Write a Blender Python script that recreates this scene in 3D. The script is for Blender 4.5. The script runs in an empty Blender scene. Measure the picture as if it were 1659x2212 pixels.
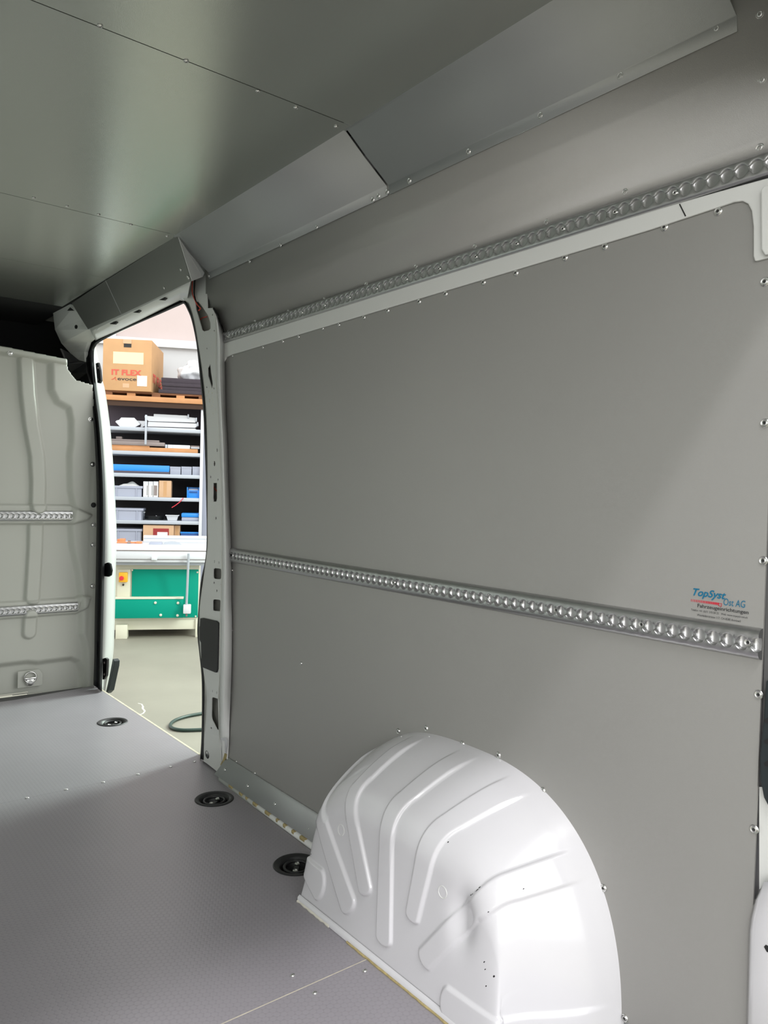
import bpy, bmesh, math, random
from mathutils import Vector, Matrix
from mathutils.geometry import tessellate_polygon
random.seed(4)
SC = bpy.context.scene
COL = SC.collection

# ------------------------------------------------------------------ camera
F, CX, CY, W_, H_ = 1650.0, 829.5, 1106.0, 1659, 2212
CAM = Vector((0, 0, 1.05))
dY = Vector((-1298.5, 71, -F)).normalized()
dX = Vector((2095.8, -16.6, -F)).normalized()
dX = (dX - dY * dX.dot(dY)).normalized()
dZ = dX.cross(dY)
R = Matrix((dX, dY, dZ))                       # world = R @ camera-space
cd = bpy.data.cameras.new('camera'); cam = bpy.data.objects.new('camera', cd); COL.objects.link(cam)
cam.matrix_world = Matrix.Translation(CAM) @ R.to_4x4()
cd.sensor_fit = 'VERTICAL'; cd.sensor_height = 24.0; cd.lens = 24.0 * F / H_
cd.clip_start = 0.02; cd.clip_end = 100
SC.camera = cam

# ------------------------------------------------------------------ light
SC.view_settings.view_transform = 'Standard'; SC.view_settings.look = 'None'
SC.view_settings.gamma = 1.0; SC.view_settings.use_curve_mapping = False
SC.view_settings.exposure = 1.22
wd = bpy.data.worlds.new('workshop_air'); SC.world = wd; wd.use_nodes = True
bgn = wd.node_tree.nodes['Background']; bgn.inputs[0].default_value = (0.88, 0.895, 0.88, 1); bgn.inputs[1].default_value = 1.0

def area(name, loc, target, sx, sy, power, color):
    l = bpy.data.lights.new(name, 'AREA'); l.shape = 'RECTANGLE'; l.size = sx; l.size_y = sy
    l.energy = power; l.color = color
    o = bpy.data.objects.new(name, l); COL.objects.link(o); o.location = loc
    o.rotation_euler = (Vector(target) - Vector(loc)).to_track_quat('-Z', 'Y').to_euler()
    return o
area('workshop_tube_light', (0.4, -1.05, 4.0), (0.6, 0.8, 0.0), 3.0, 0.14, 52, (1.0, 0.98, 1.0))
area('rear_left_fill_light', (-3.6, -2.3, 1.7), (1.2, 1.2, 0.6), 2.4, 1.8, 40, (1.0, 0.97, 0.98))  # added fill from rear left for arch and wall; no known window
area('side_window_light', (5.2, 3.95, 2.5), (0.9, 3.1, 0.2), 1.0, 1.8, 150, (0.84, 1.0, 0.90))
area('workshop_fill_light', (2.6, 6.0, 4.6), (3.8, 9.4, 1.0), 4.0, 1.0, 22, (1.0, 0.98, 0.97))  # added light to brighten the workshop; no lamp known there

# ------------------------------------------------------------------ helpers
def ray(px, py): return R @ Vector((px - CX, CY - py, -F))
def hit(px, py, ax, c):
    d = ray(px, py); i = 'xyz'.index(ax); return CAM + d * ((c - CAM[i]) / d[i])
def hitf(px, py, f):
    x = 1.26
    for _ in range(8):
        p = hit(px, py, 'x', x); x = f(p.z)
    return hit(px, py, 'x', x)

WL = {}
def tag(o, label=None, cat=None, group=None, kind=None):
    if label: o['label'] = label
    if cat: o['category'] = cat
    if group: o['group'] = group
    if kind: o['kind'] = kind
    return o
def thing(name, label, cat, loc, group=None):
    o = bpy.data.objects.new(name, None); COL.objects.link(o); o.location = loc; o.empty_display_size = 0.05
    WL[o.name] = Vector(loc); return tag(o, label, cat, group)
def link(name, me, loc, mat=None, parent=None):
    o = bpy.data.objects.new(name, me); COL.objects.link(o)
    if mat and not me.materials: me.materials.append(mat)
    WL[o.name] = Vector(loc)
    if parent: o.parent = parent; o.location = Vector(loc) - WL[parent.name]
    else: o.location = loc
    return o
def from_bm(name, bm, mat, parent=None, smooth=None):
    bmesh.ops.recalc_face_normals(bm, faces=bm.faces)
    vs = [v.co for v in bm.verts]
    lo = Vector([min(v[i] for v in vs) for i in range(3)]); hi = Vector([max(v[i] for v in vs) for i in range(3)])
    c = (lo + hi) / 2; c.z = lo.z
    for v in bm.verts: v.co = v.co - c
    me = bpy.data.meshes.new(name); bm.to_mesh(me); bm.free()
    if smooth is not None:
        for p in me.polygons: p.use_smooth = True
        if smooth < 179: me.set_sharp_from_angle(angle=math.radians(smooth))
    return link(name, me, c, mat, parent)
def struct(o): o['kind'] = 'structure'; return o

def add_box(bm, c, s, M=None, bev=0.0):
    r = bmesh.ops.create_cube(bm, size=1.0)
    vs = r['verts']
    for v in vs: v.co = Vector((v.co.x * s[0], v.co.y * s[1], v.co.z * s[2]))
    if bev:
        es = list({e for v in vs for e in v.link_edges})
        rr = bmesh.ops.bevel(bm, geom=es, offset=bev, segments=2, affect='EDGES', profile=0.5)
        vs = list({v for f in rr['faces'] for v in f.verts} | {v for v in vs if v.is_valid})
    T = Matrix.Translation(c) @ (M.to_4x4() if M else Matrix.Identity(4))
    for v in vs: v.co = T @ v.co
def box(name, lo, hi, mat, parent=None, bev=0.0):
    bm = bmesh.new(); lo = Vector(lo); hi = Vector(hi)
    add_box(bm, (lo + hi) / 2, hi - lo, None, bev)
    return from_bm(name, bm, mat, parent, 35 if bev else None)
def add_plate(bm, outer, holes, thick):
    loops = [list(map(Vector, outer))] + [list(map(Vector, h)) for h in holes]
    flat = [p for l in loops for p in l]
    n = Vector()
    o = loops[0]
    for i in range(len(o)): n += o[i].cross(o[(i + 1) % len(o)])
    n.normalize()
    tv = Vector(thick)
    a = [bm.verts.new(p) for p in flat]; b = [bm.verts.new(p + tv) for p in flat]
    for t in tessellate_polygon(loops):
        try: bm.faces.new([a[i] for i in t]); bm.faces.new([b[i] for i in reversed(t)])
        except ValueError: pass
    k = 0
    for l in loops:
        m = len(l)
        for i in range(m):
            j = (i + 1) % m
            try: bm.faces.new((a[k + i], a[k + j], b[k + j], b[k + i]))
            except ValueError: pass
        k += m
def plate(name, outer, holes, thick, mat, parent=None, bev=0.0):
    bm = bmesh.new(); add_plate(bm, outer, holes, thick)
    bmesh.ops.dissolve_limit(bm, angle_limit=0.01, verts=bm.verts, edges=bm.edges) if not holes else None
    o = from_bm(name, bm, mat, parent)
    if bev:
        m = o.modifiers.new('edge', 'BEVEL'); m.width = bev; m.segments = 2; m.limit_method = 'ANGLE'; m.angle_limit = 0.7
    return o
def loft(name, rows, mat, parent=None, smooth=50, closed=False, thick=None):
    """rows: list of equal-length point lists"""
    bm = bmesh.new(); g = [[bm.verts.new(p) for p in r] for r in rows]
    nr = len(g)
    for i in range(nr if closed else nr - 1):
        for j in range(len(g[0]) - 1):
            A = g[i]; B = g[(i + 1) % nr]
            bm.faces.new((A[j], A[j + 1], B[j + 1], B[j]))
    o = from_bm(name, bm, mat, parent, smooth)
    if thick:
        m = o.modifiers.new('thickness', 'SOLIDIFY'); m.thickness = thick; m.offset = -1
    return o
def spline(pts, n):
    """Catmull-Rom resample"""
    P = [Vector(p) for p in pts]; P = [P[0] * 2 - P[1]] + P + [P[-1] * 2 - P[-2]]
    out = []
    for i in range(1, len(P) - 2):
        for k in range(n):
            t = k / n; a, b, c, d = P[i - 1:i + 3]
            out.append(0.5 * ((2 * b) + (c - a) * t + (2 * a - 5 * b + 4 * c - d) * t * t + (3 * b - a - 3 * c + d) * t ** 3))
    out.append(P[-2]); return out
def add_tube(bm, pts, r, n=8):
    P = [Vector(p) for p in pts]; rings = []
    up = Vector((0.3, 0.2, 1)).normalized()
    for i, p in enumerate(P):
        t = (P[min(i + 1, len(P) - 1)] - P[max(i - 1, 0)]).normalized()
        a = t.cross(up)
        if a.length < 1e-3: a = t.cross(Vector((1, 0, 0)))
        a.normalize(); b = t.cross(a)
        rings.append([bm.verts.new(p + a * (r * math.cos(2 * math.pi * k / n)) + b * (r * math.sin(2 * math.pi * k / n))) for k in range(n)])
    for i in range(len(rings) - 1):
        for k in range(n): bm.faces.new((rings[i][k], rings[i][(k + 1) % n], rings[i + 1][(k + 1) % n], rings[i + 1][k]))
    bm.faces.new(rings[0]); bm.faces.new(rings[-1])
def tube(name, pts, r, mat, parent=None, n=8):
    bm = bmesh.new(); add_tube(bm, pts, r, n); return from_bm(name, bm, mat, parent, 60)
def add_lathe(bm, prof, n=24, M=None):
    rings = []
    for (r, z) in prof:
        if r < 1e-6: rings.append([bm.verts.new((0, 0, z))])
        else: rings.append([bm.verts.new((r * math.cos(2 * math.pi * k / n), r * math.sin(2 * math.pi * k / n), z)) for k in range(n)])
    for i in range(len(rings) - 1):
        A, B = rings[i], rings[i + 1]
        for k in range(n):
            l = (k + 1) % n
            if len(A) == 1 and len(B) == 1: continue
            if len(A) == 1: bm.faces.new((A[0], B[k], B[l]))
            elif len(B) == 1: bm.faces.new((A[k], A[l], B[0]))
            else: bm.faces.new((A[k], A[l], B[l], B[k]))
    if M:
        for ring in rings:
            for v in ring: v.co = M @ v.co

# ------------------------------------------------------------------ materials
def mat(name, col, rough=0.5, metal=0.0, bump=0.0, bscale=80.0, var=0.0, vscale=3.0, coat=0.0, brush=None, spec=0.5):
    m = bpy.data.materials.new(name); m.use_nodes = True; nt = m.node_tree; N = nt.nodes; L = nt.links
    b = N['Principled BSDF']; b.inputs['Base Color'].default_value = (*col, 1); b.inputs['Roughness'].default_value = rough
    b.inputs['Metallic'].default_value = metal; b.inputs['Coat Weight'].default_value = coat; b.inputs['Coat Roughness'].default_value = 0.06
    b.inputs['Specular IOR Level'].default_value = spec
    tc = N.new('ShaderNodeTexCoord')
    if var:
        nz = N.new('ShaderNodeTexNoise'); nz.inputs['Scale'].default_value = vscale; nz.inputs['Detail'].default_value = 6
        L.new(tc.outputs['Object'], nz.inputs['Vector'])
        mr = N.new('ShaderNodeMapRange'); mr.inputs[1].default_value = 0.3; mr.inputs[2].default_value = 0.7
        mr.inputs[3].default_value = 1 - var; mr.inputs[4].default_value = 1 + var; L.new(nz.outputs[0], mr.inputs[0])
        mx = N.new('ShaderNodeVectorMath'); mx.operation = 'SCALE'; mx.inputs[0].default_value = col
        L.new(mr.outputs[0], mx.inputs['Scale']); L.new(mx.outputs[0], b.inputs['Base Color'])
    if bump:
        nz = N.new('ShaderNodeTexNoise'); nz.inputs['Scale'].default_value = bscale; nz.inputs['Detail'].default_value = 3
        src = tc.outputs['Object']
        if brush:
            mp = N.new('ShaderNodeMapping'); mp.inputs['Scale'].default_value = brush; L.new(src, mp.inputs['Vector']); src = mp.outputs[0]
        L.new(src, nz.inputs['Vector'])
        bp = N.new('ShaderNodeBump'); bp.inputs['Strength'].default_value = bump; bp.inputs['Distance'].default_value = 0.002
        L.new(nz.outputs[0], bp.inputs['Height']); L.new(bp.outputs[0], b.inputs['Normal'])
    return m
def floor_mat():
    m = mat('antislip_floor_film', (0.285, 0.268, 0.29), 0.36, 0.0)
    nt = m.node_tree; N = nt.nodes; L = nt.links; b = N['Principled BSDF']
    g = N.new('ShaderNodeNewGeometry'); sx = N.new('ShaderNodeSeparateXYZ'); L.new(g.outputs['Position'], sx.inputs[0])
    acc = None; k = 2 * math.pi / 0.0125
    for a in (0, math.pi / 3, 2 * math.pi / 3):
        m1 = N.new('ShaderNodeMath'); m1.operation = 'MULTIPLY'; m1.inputs[1].default_value = k * math.cos(a); L.new(sx.outputs[0], m1.inputs[0])
        m2 = N.new('ShaderNodeMath'); m2.operation = 'MULTIPLY'; m2.inputs[1].default_value = k * math.sin(a); L.new(sx.outputs[1], m2.inputs[0])
        ad = N.new('ShaderNodeMath'); ad.operation = 'ADD'; L.new(m1.outputs[0], ad.inputs[0]); L.new(m2.outputs[0], ad.inputs[1])
        cs = N.new('ShaderNodeMath'); cs.operation = 'COSINE'; L.new(ad.outputs[0], cs.inputs[0])
        if acc is None: acc = cs.outputs[0]
        else:
            s = N.new('ShaderNodeMath'); s.operation = 'ADD'; L.new(acc, s.inputs[0]); L.new(cs.outputs[0], s.inputs[1]); acc = s.outputs[0]
    cr = N.new('ShaderNodeMapRange'); cr.inputs[1].default_value = -1.5; cr.inputs[2].default_value = -0.6; L.new(acc, cr.inputs[0])
    bp = N.new('ShaderNodeBump'); bp.inputs['Strength'].default_value = 0.35; bp.inputs['Distance'].default_value = 0.0006
    L.new(cr.outputs[0], bp.inputs['Height']); L.new(bp.outputs[0], b.inputs['Normal'])
    nz = N.new('ShaderNodeTexNoise'); nz.inputs['Scale'].default_value = 2.5; nz.inputs['Detail'].default_value = 5; L.new(g.outputs['Position'], nz.inputs['Vector'])
    mr = N.new('ShaderNodeMapRange'); mr.inputs[1].default_value = 0.3; mr.inputs[2].default_value = 0.7; mr.inputs[3].default_value = 0.95; mr.inputs[4].default_value = 1.05; L.new(nz.outputs[0], mr.inputs[0])
    m3 = N.new('ShaderNodeMapRange'); m3.inputs[3].default_value = 0.91; m3.inputs[4].default_value = 1.0; L.new(cr.outputs[0], m3.inputs[0])
    m4 = N.new('ShaderNodeMath'); m4.operation = 'MULTIPLY'; L.new(mr.outputs[0], m4.inputs[0]); L.new(m3.outputs[0], m4.inputs[1])
    vm = N.new('ShaderNodeVectorMath'); vm.operation = 'SCALE'; vm.inputs[0].default_value = (0.285, 0.268, 0.29); L.new(m4.outputs[0], vm.inputs['Scale'])
    L.new(vm.outputs[0], b.inputs['Base Color'])
    return m
M = {
 'panel': mat('grey_coated_aluminium', (0.365, 0.36, 0.342), 0.50, 0.42, 0.12, 900, 0.02, 2.0),
 'ceil': mat('brushed_aluminium_sheet', (0.52, 0.54, 0.505), 0.26, 0.85, 0.05, 500, 0.02, 1.5),
 'cove': mat('satin_aluminium_sheet', (0.42, 0.435, 0.43), 0.52, 0.45, 0.10, 700, 0.02, 2.0),
 'rail': mat('raw_aluminium', (0.52, 0.52, 0.52), 0.34, 1.0, 0.10, 300, 0.03, 20),
 'header': mat('shade_dimmed_header_sheet', (0.34, 0.35, 0.33), 0.33, 0.75, 0.1, 700),  # panel sheet in a darker colour for the shade on its steep face
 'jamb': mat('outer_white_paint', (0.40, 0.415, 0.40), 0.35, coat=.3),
 'gap': mat('dark_grey_underlay', (0.09, 0.09, 0.09), 0.7),
 'boardshadow': mat('board_shadow_brown', (0.045, 0.02, 0.01), 0.8),
 'lining': mat('light_boosted_lining', (0.80, 0.80, 0.79), 0.5),  # albedo raised for bounce; also paints light on rear-facing pillar and header parts
 'white': mat('white_body_paint', (0.60, 0.595, 0.615), 0.18, 0, 0, coat=0.6),
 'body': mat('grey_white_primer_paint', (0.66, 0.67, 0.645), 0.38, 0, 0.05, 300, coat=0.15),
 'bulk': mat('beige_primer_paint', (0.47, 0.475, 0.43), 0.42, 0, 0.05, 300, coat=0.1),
 'floor': floor_mat(),
 'black': mat('black_plastic', (0.012, 0.012, 0.013), 0.42, 0, 0.2, 400),
 'rubber': mat('black_rubber', (0.009, 0.010, 0.011), 0.6, spec=0.2),
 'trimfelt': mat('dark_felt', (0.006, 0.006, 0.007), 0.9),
 'steel': mat('zinc_steel', (0.72, 0.72, 0.70), 0.25, 1.0),
 'hole': mat('dark_socket', (0.01, 0.01, 0.01), 0.6),
 'foam': mat('yellow_pu_foam', (0.37, 0.30, 0.14), 0.9, 0, 0.6, 120, 0.2, 60),
 'ply': mat('plywood_edge', (0.55, 0.50, 0.40), 0.7, 0, 0.3, 60, 0.12, 40),
 'concrete': mat('polished_concrete', (0.235, 0.222, 0.182), 0.55, 0, 0.2, 20, 0.10, 1.6),
 'wallp': mat('rosy_wall_paint', (0.52, 0.44, 0.425), 0.8, 0, 0.1, 20, 0.04, 2),
 'wallw': mat('white_wall_paint', (0.60, 0.61, 0.62), 0.8, 0, 0.1, 20, 0.02, 2),
 'card': mat('cardboard', (0.50, 0.29, 0.14), 0.85, 0, 0.2, 60, 0.04, 8),
 'card2': mat('brown_cardboard', (0.56, 0.36, 0.22), 0.85, 0, 0.2, 60, 0.04, 8),
 'redink': mat('red_ink', (0.70, 0.09, 0.06), 0.7),
 'darkink': mat('dark_ink', (0.03, 0.03, 0.03), 0.7),
 'blueink': mat('blue_ink', (0.0, 0.13, 0.24), 0.5),
 'stickred': mat('red_print', (0.50, 0.02, 0.04), 0.5),
 'paper': mat('white_paper', (0.85, 0.85, 0.84), 0.8),
 'cream': mat('cream_machine_paint', (0.64, 0.62, 0.50), 0.45, coat=0.1),
 'green': mat('green_machine_paint', (0.0, 0.26, 0.18), 0.6, spec=0.15),
 'yellow': mat('yellow_plastic', (0.85, 0.42, 0.02), 0.45),
 'red': mat('red_plastic', (0.65, 0.03, 0.05), 0.4),
 'whitem': mat('white_metal', (0.60, 0.61, 0.64), 0.45),
 'shelf': mat('galvanised_shelf', (0.42, 0.45, 0.50), 0.45, 0.2),
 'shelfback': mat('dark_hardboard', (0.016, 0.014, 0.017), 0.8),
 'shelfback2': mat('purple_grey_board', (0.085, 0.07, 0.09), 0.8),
 'wood': mat('shelf_wood', (0.50, 0.24, 0.10), 0.7, 0, 0.2, 20, 0.1, 6),
 'dwood': mat('pallet_wood', (0.17, 0.07, 0.03), 0.8, 0, 0.3, 20, 0.2, 8),
 'crate': mat('grey_plastic_crate', (0.33, 0.35, 0.43), 0.5),
 'blue': mat('blue_plastic', (0.02, 0.24, 0.70), 0.4),
 'blued': mat('dark_blue_plastic', (0.02, 0.08, 0.28), 0.5),
 'foamb': mat('black_foam', (0.045, 0.035, 0.045), 0.9, 0, 0.6, 60, 0.1, 20),
 'film': mat('crinkled_film', (0.72, 0.74, 0.78), 0.2, 0.1, 1.0, 9, 0.15, 6),
 'pipe': mat('brown_grey_profile', (0.24, 0.20, 0.19), 0.5, 0.3),
 'orange': mat('orange_clamp_paint', (0.75, 0.24, 0.10), 0.5),
 'hose': mat('dark_green_hose', (0.02, 0.045, 0.035), 0.4),
 'wine': mat('wine_red_print', (0.28, 0.02, 0.02), 0.6),
 'cladding': mat('dark_green_grey_plastic', (0.015, 0.022, 0.024), 0.5),
 'pale': mat('pale_filler', (0.62, 0.60, 0.52), 0.8),
}

# ------------------------------------------------------------------ screws (shared meshes)
def screw_mesh(r):
    bm = bmesh.new()
    add_lathe(bm, [(r, 0), (r, 0.0012), (r * .86, 0.0022), (r * .62, 0.0016), (r * .55, 0.0026), (r * .36, 0.0030), (r * .30, 0.0008), (0, 0.0008)], 16)
    bmesh.ops.recalc_face_normals(bm, faces=bm.faces)
    me = bpy.data.meshes.new('screw'); bm.to_mesh(me); bm.free()
    me.materials.append(M['steel']); me.materials.append(M['hole'])
    for p in me.polygons:
        p.use_smooth = True
        if (Vector(p.center).xy.length < r * .3): p.material_index = 1
    me.set_sharp_from_angle(angle=0.6)
    return me
SCR = screw_mesh(0.0075); SCRS = screw_mesh(0.0055)
def screw(p, normal, parent, me=None):
    o = link('screw', me or SCR, Vector(p) + Vector(normal) * 0.0004, None, parent)
    o.rotation_euler = Vector(normal).to_track_quat('Z', 'Y').to_euler()
    return o
NX = Vector((-1, 0, 0))

# ------------------------------------------------------------------ workshop ground and far wall frame
TH = math.radians(25.8)
U = Vector((math.cos(TH), -math.sin(TH), 0)); NV = Vector((math.sin(TH), math.cos(TH), 0)); P0 = Vector((2.842, 8.031, -0.55))
BR = Matrix((U, NV, Vector((0, 0, 1)))).transposed()        # local (u, v, z) -> world
def bw(u, v, z): return P0 + U * u + NV * v + Vector((0, 0, z))
def bh(px, py, v):
    d = ray(px, py); t = ((P0 + NV * v - CAM).dot(NV)) / d.dot(NV); q = CAM + d * t - P0
    return q.dot(U), q.z
def bb(px0, py0, px1, py1, v, d):
    (u0, z0), (u1, z1) = bh(px0, py1, v), bh(px1, py0, v)
    return u0, u1, v, v + d, min(z0, z1), max(z0, z1)
def abox(bm, b, bev=0.0, rot=0.0):
    u0, u1, v0, v1, z0, z1 = b
    c = bw((u0 + u1) / 2, (v0 + v1) / 2, (z0 + z1) / 2)
    add_box(bm, c, (u1 - u0, v1 - v0, z1 - z0), BR @ Matrix.Rotation(rot, 3, 'Z'), bev)
def bbox(name, b, m, parent=None, bev=0.0, rot=0.0):
    bm = bmesh.new(); abox(bm, b, bev, rot); return from_bm(name, bm, m, parent, 35 if bev else None)
def bbox_px(name, q, v, d, m, parent=None, bev=0.0, rot=0.0, z0=None):
    b = list(bb(*q, v, d))
    if z0 is not None: b[4] = z0
    return bbox(name, b, m, parent, bev, rot)

struct(box('ground', (-9, -8, -0.63), (12, 16, -0.55), M['concrete']))
wu = (-6.5, 6.5)
struct(bbox('wall_back', (wu[0], wu[1], 2.55, 2.7, 0, bh(330, 742, 2.55)[1]), M['wallw']))
struct(bbox('wall_back_upper', (wu[0], wu[1], 2.56, 2.7, bh(330, 742, 2.55)[1], 5.4), M['wallp']))
struct(bbox('trim_1', (wu[0], wu[1], 2.47, 2.55, bh(330, 748, 2.47)[1], bh(330, 731, 2.47)[1]), M['wallw']))
struct(bbox('trim_2', (*[bh(x, 700, 2.3)[0] for x in (226, 246)], 2.5, 2.56, bh(330, 731, 2.47)[1], 5.4), M['wallw']))
print('SHELL')

# ------------------------------------------------------------------ van shell
def xcol(z):                                    # pillar face leans in above the sill
    t = min(max((z - 0.03) / 0.30, 0), 1); return 1.277 - 0.037 * t * t * (3 - 2 * t)
def PX(l, x): return [hit(a, b, 'x', x) for a, b in l]
def PC(l): return [hitf(a, b, xcol) for a, b in l]
def OUT(v): return (v, 0, 0)

struct(box('trim_3', (-0.50, 0.56, -0.16), (1.27, 4.20, -0.105), M['body']))            # steel load floor under the boards
struct(box('roof', (-0.62, 0.40, 1.985), (1.34, 6.2, 2.03), M['body']))
struct(box('wall_rear_header', (-0.60, 0.40, 1.715), (1.34, 0.455, 1.985), M['body']))
struct(box('wall_rear_post', (1.215, 0.40, -0.16), (1.34, 0.455, 1.715), M['body']))
struct(box('wall_left', (-0.60, 0.455, -0.16), (-0.56, 6.2, 1.985), M['lining']))
box_l = loft('trim_4', [[(-0.555, y, 0.02), (-0.555, y, 1.62), (-0.50, y, 1.83), (-0.37, y, 1.945)] for y in (0.58, 4.15)], M['lining'], thick=0.003); struct(box_l)
# outer skin on the right, behind the lining, and above the door
struct(box('wall_right', (1.335, 0.455, -0.16), (1.36, 2.80, 1.985), M['white']))
struct(box('wall_right_header', (1.32, 2.62, 1.86), (1.36, 6.2, 1.985), M['white']))
# sill under the door
sill = box('trim_5', (1.305, 2.66, -0.16), (1.345, 4.18, -0.035), M['white'], bev=0.004); struct(sill)

# ------------------------------------------------------------------ floor boards
def circ(c, r, n=32): return [Vector((c[0] + r * math.cos(2 * math.pi * k / n), c[1] + r * math.sin(2 * math.pi * k / n), 0)) for k in range(n)]
cups = [hit(243, 1560, 'z', 0), hit(463, 1726, 'z', 0), hit(640, 1868, 'z', 0)]
ARC, AIN, ABS = 1.303, 0.345, 1.052
YS1, YS2 = 1.345, 2.725
fe = [hit(a, b, 'z', 0) for a, b in ((439, 1641), (482, 1678))]
front = [(-0.5, YS2, 0), (1.288, YS2, 0), (1.302, 2.765, 0), (1.305, 4.09, 0), (0.9, 4.02, 0), (-0.5, 4.0, 0)]
mid = [(-0.5, YS1 + .001, 0), (ABS - .004, YS1 + .001, 0), (ABS - .004, 1.655, 0), (1.222, 1.665, 0), (1.226, 1.9, 0), (1.245, 2.50, 0), (1.284, 2.60, 0), (1.288, YS2 - .0004, 0), (-0.5, YS2 - .0004, 0)]
rear = [(-0.5, 0.60, 0), (1.22, 0.60, 0), (1.22, 0.94, 0), (ABS - .004, 0.95, 0), (ABS - .004, YS1 - .001, 0), (-0.5, YS1 - .001, 0)]
DN = (0, 0, -0.012)
fb1 = plate('floor_board', front, [circ(cups[0], 0.060)], DN, M['floor']); tag(fb1, 'grey anti-slip floor board at the sliding door and bulkhead, one ring recess', 'floor board', 'floor boards of the van')
fb2 = plate('floor_board', mid, [circ(cups[1], 0.060), circ(cups[2], 0.060)], DN, M['floor']); tag(fb2, 'grey anti-slip floor board in the middle with two ring recesses', 'floor board', 'floor boards of the van')
fb3 = plate('floor_board', rear, [], DN, M['floor']); tag(fb3, 'grey anti-slip floor board nearest the viewer, behind the pale seam', 'floor board', 'floor boards of the van')
for a, b in ((59, 1724), (143, 1706), (223, 1690), (298, 1673), (369, 1657), (420, 1646)): screw(hit(a, b, 'z', 0), (0, 0, 1), fb1, SCRS)
for a, b in ((788, 2098), (680, 2146), (632, 2108)): screw(hit(a, b, 'z', 0), (0, 0, 1), fb3 if b != 2108 else fb2, SCRS)
screw(hit(205, 1485, 'z', 0), (0, 0, 1), fb1, SCRS)
e = box('edge_strip', (1.303, 2.765, -0.012), (1.312, 4.09, 0.0005), M['ply'], fb1)
e = box('seam_strip', (-0.5, YS1 - .0012, -0.004), (1.045, YS1 + .0012, 0.0002), M['ply'], fb3)
# pale body ledge with foam remains along the wall foot, ahead of the arch
led = loft('trim_6', [[(1.246, 2.51, -0.012), (1.246, 2.51, 0.010), (1.262, 2.51, 0.012), (1.30, 2.51, 0.012)], [(1.228, 1.69, -0.012), (1.228, 1.69, 0.010), (1.245, 1.69, 0.012), (1.30, 1.69, 0.012)]], M['body'], thick=0.004); struct(led)
for k in range(12):
    y = 1.72 + 0.062 * k + random.uniform(-.02, .02); x0 = 1.228 + (y - 1.69) * 0.022
    bm = bmesh.new(); add_box(bm, (x0 + 0.005, y, 0.009), (0.014, random.uniform(.01, .035), 0.012), None, 0.004); from_bm('foam_remnant', bm, M['foam'], led, 60)

# ------------------------------------------------------------------ tie-down cups
def cup(c, ang, label):
    t = thing('tie_down_ring', label, 'lashing ring', (c.x, c.y, -0.03), 'lashing rings sunk in the floor')
    bm = bmesh.new(); add_lathe(bm, [(0.030, -0.028), (0.040, -0.024), (0.048, -0.002), (0.054, 0.002), (0.063, 0.0032), (0.066, 0.0008), (0.066, 0.0002), (0.058, -0.001), (0.054, -0.03), (0, -0.03), (0, -0.028), (0.030, -0.028)], 40, Matrix.Translation((c.x, c.y, 0)))
    from_bm('cup', bm, M['black'], t, 40)
    bm = bmesh.new(); pts = [Vector((c.x, c.y, -0.006)) + Matrix.Rotation(ang, 3, 'Z') @ Vector((0.036 * math.cos(q), 0.034 * math.sin(q), 0)) for q in [2 * math.pi * k / 24 for k in range(25)]]
    add_tube(bm, pts, 0.0045, 8); from_bm('ring', bm, M['black'], t, 60)
    bm = bmesh.new(); add_box(bm, (c.x, c.y, -0.016), (0.060, 0.016, 0.012), Matrix.Rotation(ang, 3, 'Z'), 0.003); from_bm('crossbar', bm, M['black'], t, 40)
    for s in (-1, 1):
        q = Vector((c.x, c.y, -0.009)) + Matrix.Rotation(ang, 3, 'Z') @ Vector((0.021 * s, 0, 0)); bm = bmesh.new()
        add_lathe(bm, [(0.0085, 0), (0.0085, 0.003), (0.006, 0.005), (0.003, 0.002), (0, 0.002)], 6, Matrix.Translation(q)); from_bm('bolt', bm, M['steel'], t)
cup(cups[0], 0.5, 'black round lashing ring in the floor beside the door sill')
cup(cups[1], 0.6, 'black round lashing ring in the floor near the foot of the door pillar')
cup(cups[2], 0.9, 'black round lashing ring half hidden by the white wheel arch')

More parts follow.
